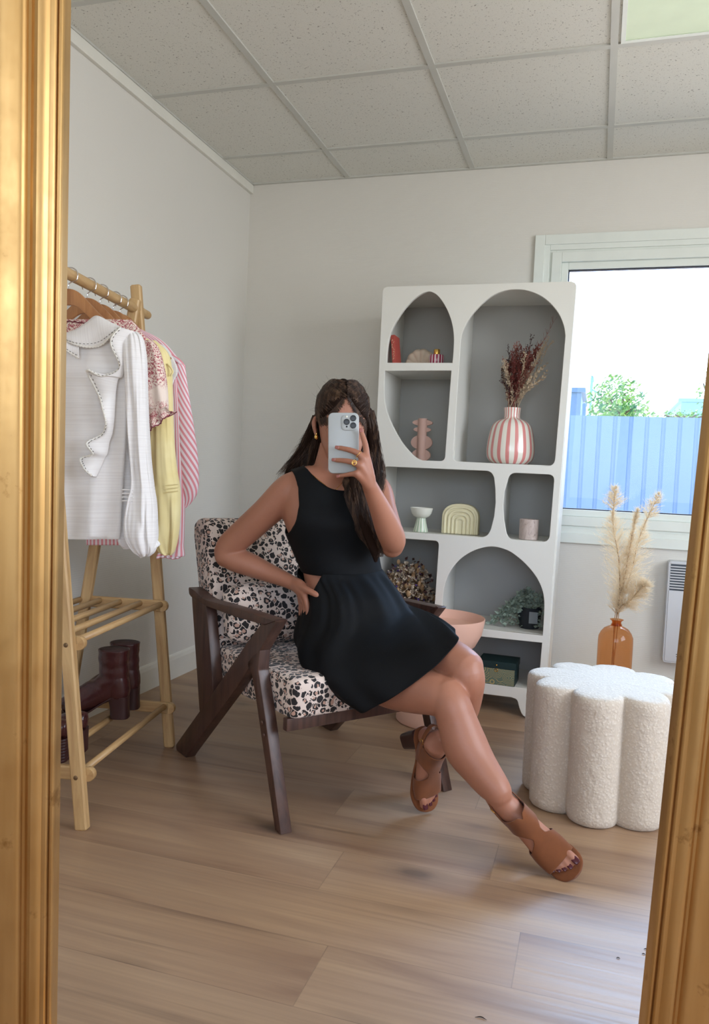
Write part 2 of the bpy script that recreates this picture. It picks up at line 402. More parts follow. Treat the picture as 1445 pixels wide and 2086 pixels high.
# windows: moulded white frame, sash, glass, dark gasket
def window(name, O, ax, n_in, w, h, outer=0.02):
    """O lower corner of the opening, ax along its width, n_in towards the room"""
    O, ax, n_in = V(O), V(ax), V(n_in); az = V((0, 0, 1)); root = empty(name, O); tag(root, kind='structure')
    def fr(nm, m, steps, mat):
        b = MB()
        for (i0, i1, d0, d1) in steps:
            for (u0, u1, v0, v1) in ((i0, i1, i0, h - i0), (w - i1, w - i0, i0, h - i0), (i1, w - i1, i0, i1), (i1, w - i1, h - i1, h - i0)):
                c = [O + ax * u + az * v + n_in * d for u in (u0, u1) for v in (v0, v1) for d in (d0, d1)]
                lo = [min(p[i] for p in c) for i in range(3)]; hi = [max(p[i] for p in c) for i in range(3)]
                b.box(lo, hi, 0.0025)
        return b.build(nm, mat, root, smooth=False)
    fr('window_frame', None, [(-outer - 0.012, 0.012, -0.002, 0.018), (-outer + 0.004, 0.035, -0.02, 0.010), (0.03, 0.062, -0.045, 0.002)], M['pvc'])
    fr('sash', None, [(0.045, 0.088, -0.05, 0.012), (0.088, 0.118, -0.05, -0.006)], M['pvc'])
    fr('gasket', None, [(0.116, 0.123, -0.04, -0.018)], M['gasket'])
    b = MB(); c = [O + ax * u + az * v + n_in * d for u in (0.118, w - 0.118) for v in (0.118, h - 0.118) for d in (-0.032, -0.026)]
    b.box([min(p[i] for p in c) for i in range(3)], [max(p[i] for p in c) for i in range(3)])
    b.build('pane', M['glass'], root, smooth=False)
    return root
window('window_1', (WX0, YB, WZ0), (1, 0, 0), (0, -1, 0), WX1 - WX0, WZ1 - WZ0)
window('window_2', (XR, RY0, RZ0), (0, 1, 0), (-1, 0, 0), RY1 - RY0, RZ1 - RZ0)  # unseen window, added to let in light from the right
window('window_3', (FX0, YF, FZ0), (1, 0, 0), (0, 1, 0), FX1 - FX0, FZ1 - FZ0)  # unseen window behind the camera, added for light from the front

# ceiling light panel
simple('diffuser', (206, 226, 190), 0.18, var=0.10)  # pale green is the lawn's reflection, put into the base colour
r = empty('ceiling_light', (0.28, 2.43, ZC)); tag(r, 'square flush ceiling panel light with a green lawn reflection painted on its diffuser', 'ceiling light')
b = MB(); q = (-0.008, 2.138, 0.568, 2.714)
for bx in (((q[0], q[1], ZC - 0.007), (q[2], q[1] + 0.014, ZC - 0.0005)), ((q[0], q[3] - 0.014, ZC - 0.007), (q[2], q[3], ZC - 0.0005)), ((q[0], q[1] + .014, ZC - 0.007), (q[0] + 0.014, q[3] - .014, ZC - 0.0005)), ((q[2] - 0.014, q[1] + .014, ZC - 0.007), (q[2], q[3] - .014, ZC - 0.0005))): b.box(*bx)
b.build('frame', M['pvc'], r, smooth=False)
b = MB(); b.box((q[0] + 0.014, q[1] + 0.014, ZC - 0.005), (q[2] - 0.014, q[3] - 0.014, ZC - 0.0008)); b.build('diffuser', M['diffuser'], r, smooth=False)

# ------------------------------------------------------------------ outside
simple('ground', (205, 195, 178), 0.9)
b = MB(); b.box((-40, YB + T + 0.3, -0.36), (40, 60, -0.3)); tag(b.build('trim_4', M['ground'], smooth=False), 'pale ground outside the window', kind='structure')
simple('fence', (134, 162, 190), 0.45)
r = empty('metal_fence', (0, 11, -0.3)); tag(r, 'blue ribbed sheet-metal fence outside the window', 'fence')
b = MB(); xf = -3.2; pitch = 0.2
prof = []
for k in range(34):
    x0 = xf + k * pitch; prof += [(x0, 0.0), (x0 + 0.012, -0.012), (x0 + 0.155, -0.020), (x0 + 0.163, -0.002), (x0 + 0.172, 0.006), (x0 + 0.19, 0.006)]
zt = 1.83
rings = [[V((x, 11 + d, z)) for x, d in prof] + [V((x, 11.012 + d, z)) for x, d in prof[::-1]] for z in (-0.3, zt)]
b.loft(rings); b.build('panel', M['fence'], r, smooth=False)
b = MB(); b.box((xf, 11.04, 1.5), (-xf + 0.4, 11.09, 1.56)); b.build('rail', M['fence'], r, smooth=False)
simple('slate', (110, 140, 170), 0.6); simple('paleblue', (150, 195, 215), 0.7)
def outbuilding(name, label, lo, hi, mat, win):
    r = empty(name, (lo[0], lo[1], lo[2])); tag(r, label, 'building')
    b = MB(); b.box(lo, hi, 0.02); b.build('wall', mat, r, smooth=False)
    b = MB(); b.box((lo[0] - 0.1, lo[1] - 0.1, hi[2]), (hi[0] + 0.1, hi[1] + 0.1, hi[2] + 0.12)); b.build('roof_edge', mat, r, smooth=False)
    return r
p0, p1 = onY(1140, 790, 22), onY(1186, 790, 22); outbuilding('dark_building', 'dark blue block rising behind the fence, just right of the shelf unit', (p0.x, 22, -0.3), (p1.x, 26, p0.z - .12), M['slate'], 0)
p0, p1 = onY(1389, 812, 30), onY(1500, 812, 30); outbuilding('pale_building', 'pale blue flat building behind the fence at the right end', (p0.x, 30, -0.3), (p1.x + 3, 36, p0.z - .12), M['paleblue'], 0)
p0 = onY(1191, 824, 14); b = MB(); b.tube([(p0.x, 14, -0.3), (p0.x, 14, p0.z)], 0.035, 8); o = b.build('fence_post', M['slate']); tag(o, 'thin dark post standing behind the fence beside the dark block', 'post')
p0, p1 = onY(1206, 777, 18), onY(1205, 793, 18); b = MB(); b.tube([(p1.x, 18, -0.3), (p1.x, 18, p1.z), (p0.x + .02, 18, p0.z)], 0.03, 8); 
p2 = onY(1226, 804, 18); b.tube([(p1.x, 18, p1.z), (p2.x, 18, p2.z)], 0.02, 6); tag(b.build('street_lamp', M['paleblue']), 'thin faint lamp post left of the leafy tree outside', 'lamp post')
n = NT('leaves'); co = n.coord('Object'); t = n.noise(co, 3, 3)
n.col(n.ramp(t.outputs[0], [(0.35, lin((70, 130, 90))), (0.65, lin((150, 190, 90)))])); n.set(Roughness=0.6); M['leaf'] = n.m
simple('bark', (110, 95, 80), 0.9)
def leafy(name, label, c, R, nl, ls, cat='tree', zb=-0.3, flat=1.0):
    r = empty(name, (c[0], c[1], zb)); tag(r, label, cat)
    rnd = random.Random(len(label) * 3 + int(nl)); c = V(c); b = MB()
    for i in range(nl):
        d = V((rnd.gauss(0, 1), rnd.gauss(0, 1), rnd.gauss(0, 1))).normalized() * (rnd.random() ** 0.5)
        p = c + V((d.x * R[0], d.y * R[1], d.z * R[2]))
        a = V((rnd.gauss(0, 1), rnd.gauss(0, 1), rnd.gauss(0, 1))).normalized(); e = a.orthogonal().normalized(); f = a.cross(e); s = ls * rnd.uniform(.6, 1.3)
        b.add([p - e * s, p + f * s * .45, p + e * s, p - f * s * .45], [(0, 1, 2, 3)], [[(0, 0)] * 4])
    b.build('foliage', M['leaf'], r, smooth=False)
    b = MB(); b.tube([(c.x, c.y, zb), (c.x + .05, c.y, (c.z + zb) / 2), (c.x, c.y, c.z)], [0.09, 0.07, 0.04], 8)
    for k in range(6):
        an = k * 1.05; b.tube([(c.x, c.y, c.z - R[2] * .3), (c.x + math.cos(an) * R[0] * .5, c.y + math.sin(an) * R[1] * .5, c.z + R[2] * .3)], [0.03, 0.01], 5)
    b.build('trunk', M['bark'], r)
p = onY(1256, 825, 17); leafy('tree', 'bushy pale green tree behind the fence, left of the pale building', (p.x, 17, p.z), (0.62, 0.7, 0.62), 1500, 0.05)
p = onY(1262, 850, 17.5); leafy('tree', 'low wide hedge top just over the fence under the leafy tree', (p.x, 15.2, p.z - .1), (0.55, 0.35, 0.2), 500, 0.05, 'bush')
p = onY(1443, 800, 13); leafy('tree', 'sparse branch of green leaves over the fence at the right edge', (p.x + .05, 13, p.z), (0.25, 0.3, 0.45), 150, 0.035)
p = onY(1395, 852, 12.5); leafy('shrub', 'yellow-green shrub just topping the fence below the pale building', (p.x, 12.5, p.z), (0.55, 0.3, 0.13), 420, 0.03, 'bush')
# ------------------------------------------------------------------ gilt mirror frame
n = NT('gilt'); co = n.coord('Object'); a = n.noise(n.coord('Object', scale=(16, 16, 1.0)), 2.0, 3); p = n.noise(co, 14, 5, 0.65)
v = n.n('ShaderNodeTexVoronoi', feature='F1'); n.l(n.coord('Object', scale=(1, 1, 1)), v.inputs[0]); v.inputs['Scale'].default_value = 5.5
c = n.ramp(a.outputs[0], [(0.3, lin((186, 146, 90))), (0.7, lin((206, 168, 112)))])
c = n.mix(n.math('MULTIPLY', n.ramp(p.outputs[0], [(0.30, (1, 1, 1)), (0.38, (0, 0, 0))]), 0.6), c, lin((128, 86, 36)))
n.col(c); n.set(Metallic=0.95); n.l(n.ramp(p.outputs[0], [(0.3, (0.52,) * 3), (0.7, (0.36,) * 3)]), n.b.inputs['Roughness']); n.bump(a.outputs[0], 0.04, 0.0006); M['gold'] = n.m
simple('dark_gap', (40, 32, 26), 0.6)
NM = V((-0.303, 0.951, 0.062)).normalized(); OM = EYE + NM * 1.0465
mu = (V((0, 0, 1)) - NM * NM.z).normalized(); mr = NM.cross(mu)
ang = 0.0109; ev = (mu + mr * ang).normalized(); er = (mr - mu * ang).normalized()
L_, R_, B_, T_ = -0.3835, 0.4755, -0.912, 0.86
prof = [(0.0, -0.004), (0.0, 0.003), (0.0012, 0.005), (0.0035, 0.005), (0.0045, 0.0005), (0.0065, 0.0005), (0.0072, 0.006), (0.009, 0.0085), (0.012, 0.009), (0.0145, 0.009), (0.017, 0.0125), (0.021, 0.0165), (0.026, 0.018), (0.0305, 0.0165), (0.0335, 0.0125), (0.0365, 0.0105), (0.0395, 0.0125), (0.042, 0.0185), (0.0455, 0.0215), (0.050, 0.0225), (0.058, 0.0245), (0.065, 0.0265), (0.072, 0.0272), (0.079, 0.0255), (0.0835, 0.0205), (0.086, 0.010), (0.086, -0.022), (0.0, -0.022)]
rings = []
for sx, sy in ((-1, -1), (1, -1), (1, 1), (-1, 1), (-1, -1)):
    rings.append([OM + er * ((L_ - u) if sx < 0 else (R_ + u)) + ev * ((B_ - u) if sy < 0 else (T_ + u)) - NM * h for u, h in prof])
root = empty('mirror_frame', OM + ev * (B_ - 0.086)); tag(root, 'tall gilt moulded mirror frame that surrounds the whole view', 'mirror frame')
for k, nm in enumerate(('bottom_moulding', 'side_moulding', 'top_moulding', 'side_moulding')):
    # each side as one mitred length, cut into short pieces so its leaf gilding can vary
    b = MB(); A, Z = rings[k], rings[k + 1]; b.loft([[A[i].lerp(Z[i], t) for i in range(len(prof))] for t in np.linspace(0, 1, 9)])
    b.build(nm, M['gold'], root, auto=32)

# ------------------------------------------------------------------ white arched shelf unit
simple('shelf_white', (222, 221, 214), 0.42, var=0.02)
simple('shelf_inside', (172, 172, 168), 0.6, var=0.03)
YS = 3.142
z5 = crop(740, 540, .3183); z6 = crop(740, 1060, .3183)
def F5(*p): return [(lambda q: (q.x, q.z))(onY(*z5(*c), YS)) for c in p]
def F6(*p): return [(lambda q: (q.x, q.z))(onY(*z6(*c), YS)) for c in p]
def smooth(pts, k=6): return [tuple(q) for q in cr(pts, (len(pts) - 1) * k + 1)]
def fillet(pts, rad):
    out = []; m = len(pts)
    for i in range(m):
        p0, p1, p2 = V(pts[i - 1]).to_2d(), V(pts[i]).to_2d(), V(pts[(i + 1) % m]).to_2d(); r = rad[i]
        if r == 0: out.append(tuple(p1)); continue
        a, c = (p0 - p1).normalized(), (p2 - p1).normalized()
        s, e = p1 + a * r, p1 + c * r
        for k in range(7):
            t = k / 6; out.append(tuple(s * (1 - t) ** 2 + p1 * 2 * t * (1 - t) + e * t * t))
    return out
def V2(p): return V((p[0], p[1], 0))
_f = fillet
def fillet(pts, rad): return _f([V2(p) for p in pts], rad)
XA, XB = -0.886, -0.126
hA = smooth(F5((150, 625), (158, 520), (178, 430), (215, 355), (270, 275), (340, 205), (410, 170), (460, 182), (500, 222), (540, 290), (568, 370), (580, 450), (579, 530), (572, 625)))
hB = F5((140, 675)) + smooth(F5((135, 760), (140, 870), (160, 960), (205, 1060), (260, 1150), (330, 1225), (378, 1250))) + fillet(F5((378, 1250), (522, 1255), (565, 675)), [0, .02, 0])[1:]
hC = fillet(F5((625, 480), (575, 1255), (1225, 1288), (1295, 450)), [0, .02, .03, 0])[1:-1] + smooth(F5((1295, 450), (1284, 385), (1255, 315), (1205, 250), (1140, 198), (1060, 165), (980, 155), (900, 165), (820, 200), (740, 268), (680, 342), (640, 420), (626, 480)))
dr = F5((838, 1360), (846, 1430), (848, 1520), (838, 1610), (818, 1690))
(d0, d1), (d2, d3) = F5((825, 1320))[0], F5((800, 1745))[0]
hD = fillet([(-0.856, 0.971), (-0.856, 0.706), (d2 - .005, .705), dr[4], dr[3], dr[2], dr[1], dr[0], (d0 - .002, .970)], [.03, .03, .025, 0, 0, 0, 0, 0, .022])
el = F5((905, 1450), (897, 1540), (902, 1630), (915, 1705))
hE = fillet([(-0.331, .967), el[0], el[1], el[2], el[3], (-0.322, .704), (-.166, .702), (-.160, .966)], [.025, 0, 0, 0, 0, .02, .03, .025])
hF = fillet([(-.856, .678), (-.856, .338), (-.606, .338), (-.600, .678)], [.02, .0, .0, .02])
hG = smooth(F6((1150, 737), (1158, 600), (1158, 500), (1140, 425), (1108, 362), (1060, 300), (1000, 243), (925, 192), (830, 168), (740, 182), (660, 220), (600, 270), (550, 340), (522, 415), (510, 500))) + [(-.574, .338)]
hH = fillet([(-.856, .306), (-.856, .118), (-.176, .118), (-.171, .306)], [0, .035, .035, 0])
outer = [(XA, 0.0), (XA, 1.689), (XA + .006, 1.700), (XA + .02, 1.706), (XB - .012, 1.706), (XB + .002, 1.700), (XB + .008, 1.689), (XB - .018, .55), (XB - .022, 0)]
kick = F6((1050, 1268), (1020, 1245), (1000, 1200), (985, 1150), (950, 1133))
right_k = [(x, z) for x, z in kick]; cxs = (XA + XB - .022) / 2
left_k = [(2 * cxs - x, z) for x, z in kick]
outer = outer + [(right_k[0][0] + .02, 0.0)] + smooth([(right_k[0][0], 0.001)] + right_k[1:], 4) + smooth(left_k[1:][::-1] + [(left_k[0][0], 0.001)], 4)
shelf = empty('shelf_unit', ((XA + XB) / 2, YS + .16, 0)); tag(shelf, 'tall white shelf unit with arched and curved openings standing beside the window', 'shelf unit')
plate('front_panel', outer, [hA, hB, hC, hD, hE, hF, hG, hH], (0, YS + .009, 0), (1, 0, 0), (0, 0, 1), .018, M['shelf_white'], shelf, 0.0015)
YI, YR = YS + .018, YS + .318
b = MB(); b.box((XA + .014, YR, .10), (XB - .018, YR + .006, 1.70)); b.build('back_panel', M['shelf_inside'], shelf, smooth=False)
for x0, x1, q in ((XA + .001, XA + .001, 1), (XB - .0225, XB + .0068, -1)):
    b = MB(); vs = [V((x + (.016 * q if s_ else 0), y, z)) for x, z in ((x0, 0.0), (x1, 1.695)) for y in (YI, YR + .006) for s_ in (0, 1)]
    b.add(vs, [(0, 1, 3, 2), (4, 6, 7, 5), (0, 2, 6, 4), (1, 5, 7, 3), (0, 4, 5, 1), (2, 3, 7, 6)]); b.build('side_panel', M['shelf_white'], shelf, smooth=False)
def board(nm, lo, hi): b = MB(); b.box(lo, hi); b.build(nm, M['shelf_white'], shelf, smooth=False)
xl, xr = XA + .017, XB - .021
board('top_board', (xl, YI, 1.686), (xr, YR, 1.702))
board('shelf_board', (xl, YI, 1.368), (-.573, YR, 1.3965))
board('shelf_board', (xl, YI, .974), (xr, YR, 1.0015))
board('shelf_board', (xl, YI, .676), (xr, YR, .7035))
board('shelf_board', (xl, YI, .309), (xr, YR, .3365))
board('bottom_board', (xl, YI, .088), (xr, YR, .1165))
board('divider', (-.573, YI, 1.0015), (-.557, YR, 1.686))
board('divider', (-.374, YI, .7035), (-.358, YR, .974))
board('divider', (-.596, YI, .3365), (-.580, YR, .676))

# ---- things on the shelves (floor heights of the compartments)
ZA, ZBf, ZD, ZG, ZH = 1.3975, 1.0025, .7045, .3375, .1175
simple('shell', (214, 198, 178), 0.6)
def shell():
    p = onY(858, 738, 3.33); r = empty('shell_vase', (p.x, 3.33, ZA)); tag(r, 'cream scallop-shell vase in the top left compartment', 'vase')
    b = MB(); nth, nr = 90, 12; cz = ZA + .006
    def pt(i, k, sgn):
        th = -.25 + (PI + .5) * i / (nth - 1); rr_ = k / (nr - 1); rib = abs(math.cos(th * 6.5 + .4)); R0 = (.064 + .012 * max(0, math.sin(th))) * (1 + .045 * rib)
        r_ = R0 * rr_; bul = .022 * math.sin(min(1, rr_ * 1.02) * PI * .52 + .55) * (1 if rr_ < .995 else .25) * (.8 + .28 * rib * rr_)
        return V((p.x + math.cos(th) * r_, 3.33 - sgn * max(bul, .002), max(cz + math.sin(th) * r_, ZA)))
    for sgn in (1, -1): b.loft([[pt(i, k, sgn) for i in range(nth)] for k in range(nr)], False, False)
    b.loft([[pt(i, nr - 1, s_) for i in range(nth)] for s_ in (1, -1)], False, False)
    b.build('body', M['shell'], r)
    b = MB(); b.box((p.x - .022, 3.315, ZA - .0005), (p.x + .022, 3.345, ZA + .01), .003); b.build('foot', M['shell'], r)
shell()
def stripes_mat(key, c1, c2, n_, rough, duty=0.5, kind='ang'):
    n = NT(key); co = n.coord('Object'); sp = n.n('ShaderNodeSeparateXYZ'); n.l(co, sp.inputs[0])
    a = n.math('ARCTAN2', sp.outputs[1], sp.outputs[0]); f = n.math('FRACT', n.math('ADD', n.math('MULTIPLY', a, n_ / (2 * PI)), 0.5 if n_ % 2 else 0.25)); s = n.math('LESS_THAN', f, duty)
    n.col(n.mix(s, lin(c1), lin(c2))); n.set(Roughness=rough); n.b.inputs['Coat Weight'].default_value = 0.3; M[key] = n.m
stripes_mat('stripe_rose', (232, 228, 216), (214, 138, 134), 17, 0.22, 0.42)
stripes_mat('stripe_cherry', (222, 202, 206), (150, 34, 72), 14, 0.2, 0.55)
def local(o, c):
    """move a mesh so that its origin sits at c (its material's object space turns about c)"""
    o.data.transform(Matrix.Translation(-V(c))); o.location = V(c); return o
def lathe_part(nm, prof, c, mat, root, n=48, auto=40):
    b = MB(); b.lathe(prof, (0, 0, 0), n); o = b.build(nm, mat, None, auto=auto); o.location = V(c); o.parent = root; o.matrix_parent_inverse = Matrix.Translation(-root.location); return o
simple('brass', (222, 178, 96), 0.25, 1.0)
p = onY(889.5, 738, 3.24); c = (p.x, 3.24, ZA); r = empty('diffuser_bottle', c); tag(r, 'small cherry-striped glass bottle with a brass cap in front of the shell vase', 'bottle')
lathe_part('body', [(0, 0), (.029, 0), (.0312, .003), (.0312, .040), (.029, .0445), (.012, .046), (.010, .047)], c, M['stripe_cherry'], r)
lathe_part('cap', [(0.0, .046), (.0125, .046), (.0130, .048), (.0130, .066), (.012, .0675), (0, .0675)], c, M['brass'], r)
# red boxed book leaning on the left side
simple('book_red', (172, 72, 62), 0.6); simple('book_ink', (214, 170, 140), 0.6); simple('pages', (196, 170, 140), 0.8)
z7 = crop(780, 640, .11073)
a0 = onY(*z7(182, 893), 3.19); t0 = onY(*z7(145, 398), 3.19)
ax = V((0.055, -0.0, 0.0)); r = empty('red_book', (a0.x, 3.19, ZA)); tag(r, 'narrow red book leaning against the left side of the top left compartment', 'book')
tilt = math.atan2(a0.x - t0.x, t0.z - ZA)
Hh = 0.118; M4 = Matrix.Translation((a0.x + .018, 3.185, ZA + .0035)) @ Matrix.Rotation(-tilt, 4, 'Y')
b = MB(); b.box((-.0175, 0, 0.0), (.0, .085, Hh), .0015, M4); b.build('cover', M['book_red'], r, smooth=False)
b = MB(); b.box((-.0155, .003, Hh - .002), (-.002, .086, Hh + .0005), 0, M4); b.build('pages', M['pages'], r, smooth=False)
b = MB(); rr = random.Random(3)
for k in range(9):
    x0, y0 = rr.uniform(-.013, -.005), .02 + k * .0095; pts = [M4 @ V((x0 + .0028 * math.cos(t * 1.3 + k), -.0006, y0 + .0035 * math.sin(t * 1.7 + k * 2))) for t in range(5)]
    b.tube(pts, .0007, 5)
b.build('spine_lettering', M['book_ink'], r)
# totem ornament
simple('terracotta_pink', (186, 152, 140), 0.7)
p = onY(858, 935, 3.22); r = empty('totem_vase', (p.x, 3.22, ZBf)); tag(r, 'dusty pink column ornament with round discs on both sides in the left middle compartment', 'ornament')
b = MB(); b.lathe([(0, 0), (.0185, 0), (.0195, .004), (.0195, .171), (.0185, .174), (.015, .174), (.013, .17), (0, .169)], (p.x, 3.22, ZBf), 32); b.build('column', M['terracotta_pink'], r, auto=40)
for zc, rx, rz in ((.016 + .006, .040, .027), (.075, .0455, .031), (.128, .037, .011), (.157, .043, .013)):
    b = MB(); pts = [(math.cos(2 * PI * k / 40) * rx, zc + math.sin(2 * PI * k / 40) * rz) for k in range(40)]
    if zc < .03: pts = [(x, max(z, 0.0005)) for x, z in pts]
    b.prism(pts, (p.x, 3.213, ZBf), (1, 0, 0), (0, 0, 1), -.014, .002); b.build('disc', M['terracotta_pink'], r, auto=40)
# striped vase and bouquet
cv = V((onY(1041, 900, 3.27).x, 3.27, ZBf)); r = empty('striped_vase', cv); tag(r, 'round white vase with rose pink vertical stripes in the tall arched compartment', 'vase')
pr = [(0, 0), (.062, 0), (.078, .006), (.092, .022), (.097, .045), (.096, .075), (.091, .110), (.085, .138), (.076, .160), (.060, .175), (.042, .183), (.034, .187), (.032, .195), (.0325, .212), (.034, .228), (.033, .2295), (.030, .228), (.028, .20), (.028, .12), (0, .12)]
lathe_part('body', [tuple(q) for q in cr(pr[:17], 65)] + pr[17:], cv, M['stripe_rose'], r, 64, 60)
for nm, c0, rr_ in (('dried_burgundy', (112, 52, 46), 1), ('dried_rose', (150, 96, 84), 1), ('dried_cream', (196, 176, 150), 1), ('dried_dark', (70, 44, 44), 1), ('eucalyptus', (140, 156, 142), 1), ('straw', (172, 140, 104), 1), ('purple', (96, 72, 150), 1), ('pampas_mat', (236, 206, 170), 1)): simple(nm, c0, 0.85, var=0.25)
def leafq(b, p, d, nrm, L, w):
    d = V(d).normalized(); s = d.cross(V(nrm)).normalized(); m = d.cross(s).normalized() * (w * .25)
    b.add([p, p + d * L * .45 + s * w + m, p + d * L, p + d * L * .45 - s * w + m, p + d * L * .45], [(0, 4, 1), (1, 4, 2), (2, 4, 3), (3, 4, 0)], [[(0, 0)] * 3] * 4)
def rv(rn): return V((rn.gauss(0, 1), rn.gauss(0, 1), rn.gauss(0, 1))).normalized()
top = cv + V((0, 0, .222)); root_b = empty('dried_bouquet', top); tag(root_b, 'dried bouquet of burgundy sprays, cream leaves and one feathery grass in the striped vase', 'dried flowers')
rn = random.Random(11)
def spray(nm, mat, tips, twig, mode):
    b = MB()
    for (tx, ty, dy) in tips:
        tip = onY(tx, ty, 3.27 + dy); base = top + V((rn.uniform(-.018, .018), rn.uniform(-.018, .018), -.10)); mouth = top + V((rn.uniform(-.02, .02), rn.uniform(-.015, .015), 0))
        bend = mouth.lerp(tip, .5) + V((0, 0, .01)) + rv(rn) * .006
        path = cr([base, mouth, bend, tip], 22); b.tube([V(q) for q in path[::3]], [.0012] * 4 + [.0006] * (len(path[::3]) - 4), 5)
        for q in path[9:]:
            q = V(q)
            for _ in range(twig):
                d = (rv(rn) + V((0, 0, 1.0)) + (tip - mouth).normalized()).normalized(); L = rn.uniform(.012, .036)
                if mode == 'twig':
                    e = q + d * L; b.tube([q, e], .0005, 3, round_ends=False)
                    for w in range(5):
                        o = q.lerp(e, rn.uniform(.2, 1)); leafq(b, o, rv(rn) + d, rv(rn), rn.uniform(.004, .008), .0024)
                elif mode == 'leaf': leafq(b, q + d * .004, d + rv(rn) * .6, rv(rn), rn.uniform(.010, .017), .0042)
                else: b.tube([q, q + d * L * .9], .0004, 3, round_ends=False)
    return b.build(nm, mat, root_b, smooth=False)
spray('burgundy_spray', M['dried_burgundy'], [(1046, 722, 0), (1052, 716, .02), (1034, 745, .0), (1044, 730, -.03), (1056, 724, .03), (1064, 714, -.01), (1074, 716, .02), (1082, 730, -.03), (1090, 724, .01), (1096, 716, -.01), (1038, 752, .02), (1050, 745, -.04), (1060, 735, -.02), (1070, 745, 0), (1040, 735, .03), (1078, 722, .0), (1085, 735, .02), (1092, 712, .03), (1058, 760, -.04), (1066, 727, .04)], 4, 'twig')
spray('dark_twig', M['dried_dark'], [(1022, 760, .0), (1024, 782, -.02), (1083, 694, .02), (1036, 716, .01)], 2, 'twig')
spray('rose_spray', M['dried_rose'], [(1052, 712, .01), (1098, 708, 0), (1076, 732, -.03), (1030, 742, -.01), (1088, 748, -.02)], 4, 'twig')
spray('cream_spray', M['dried_cream'], [(1028, 740, -.03), (1034, 748, .0), (1024, 752, .01), (1108, 706, -.01), (1120, 704, .02), (1098, 726, -.03), (1070, 728, -.04), (1116, 698, .01)], 3, 'twig')
spray('cream_leaves', M['dried_cream'], [(1112, 744, -.03), (1098, 762, -.05), (1090, 782, -.05), (1114, 760, .0), (1106, 772, -.04), (1104, 752, .01), (1082, 770, -.05)], 2, 'leaf')
spray('grass_plume', M['dried_rose'], [(1127, 658, .0)], 5, 'hair')
# goblet
simple('celadon', (176, 198, 172), 0.3, var=.03); simple('porcelain', (222, 222, 210), 0.25)
n = NT('celadon_ribs'); co = n.coord('Object'); sp = n.n('ShaderNodeSeparateXYZ'); n.l(co, sp.inputs[0]); a = n.math('ARCTAN2', sp.outputs[1], sp.outputs[0]); f = n.math('FRACT', n.math('MULTIPLY', a, 13 / (2 * PI)))
n.col(n.mix(n.math('LESS_THAN', f, .45), lin((222, 224, 208)), lin((168, 190, 160)))); n.set(Roughness=.28); M['celadon_ribs'] = n.m
c = V((onY(857, 1085, 3.23).x, 3.23, ZD)); r = empty('pedestal_bowl', c); tag(r, 'small white pedestal bowl on a green striped conical foot, left of the ribbed arch vase', 'bowl')
lathe_part('foot', [(0, 0), (.031, 0), (.0315, .002), (.027, .02), (.021, .045), (.0185, .058), (0, .059)], c, M['celadon_ribs'], r)
lathe_part('bowl', [(0, .058), (.02, .0585), (.034, .066), (.042, .078), (.0465, .094), (.0475, .101), (.0462, .1012), (.044, .094), (.036, .076), (.018, .066), (0, .065)], c, M['porcelain'], r)
# arch vase
simple('butter', (222, 214, 178), 0.6, var=.03)
pa = onY(901, 1088, 3.235); pb = onY(973, 1092, 3.235); xm, ha = (pa.x + pb.x) / 2, (pb.x - pa.x) / 2 + .002
r = empty('arch_vase', (xm, 3.25, ZD)); tag(r, 'cream arch-shaped vase with raised rainbow ribs beside the pedestal bowl', 'vase')
def arch(a, top_, k=24):
    pts = [(-a, 0.0005)]; rr = min(a, top_ * .98)
    for i in range(k + 1):
        t = PI - PI * i / k; pts.append((math.copysign(abs(math.cos(t)) ** .8, math.cos(t)) * a, top_ - rr * .8 + rr * .8 * math.sin(t) ** .85))
    return pts + [(a, 0.0005)]
b = MB(); b.prism(arch(ha, .126), (xm, 3.222, ZD), (1, 0, 0), (0, 0, 1), -.05, .004); b.build('body', M['butter'], r, auto=50)
for k in range(4):
    a = ha * (.83 - .21 * k); t_ = .126 - (.014 + .0155 * k); pts = arch(a, t_, 16); b = MB(); b.tube([V((xm + x, 3.2235, ZD + max(z, .006))) for x, z in pts], .0062, 10, res=60); b.build('rib', M['butter'], r)
# marbled candle
n = NT('marbled'); co = n.coord('Object', scale=(1, 1, .5)); t = n.noise(co, 45, 4, .6, 1.5); n.col(n.ramp(t.outputs[0], [(.4, lin((196, 180, 172))), (.62, lin((176, 158, 150))), (.7, lin((120, 104, 98)))])); n.set(Roughness=.6); M['marbled'] = n.m
c = V((onY(1076.5, 1100, 3.20).x, 3.20, ZD)); r = empty('candle_jar', c); tag(r, 'small mottled beige candle jar alone in the right middle compartment', 'candle')
lathe_part('jar', [(0, 0), (.036, 0), (.0375, .0015), (.0375, .079), (.0365, .0805), (.0345, .079), (.034, .070), (0, .070)], c, M['marbled'], r)
lathe_part('wick', [(0, .07), (.001, .07), (.001, .0785), (0, .0785)], c, M['dried_dark'], r, 6)
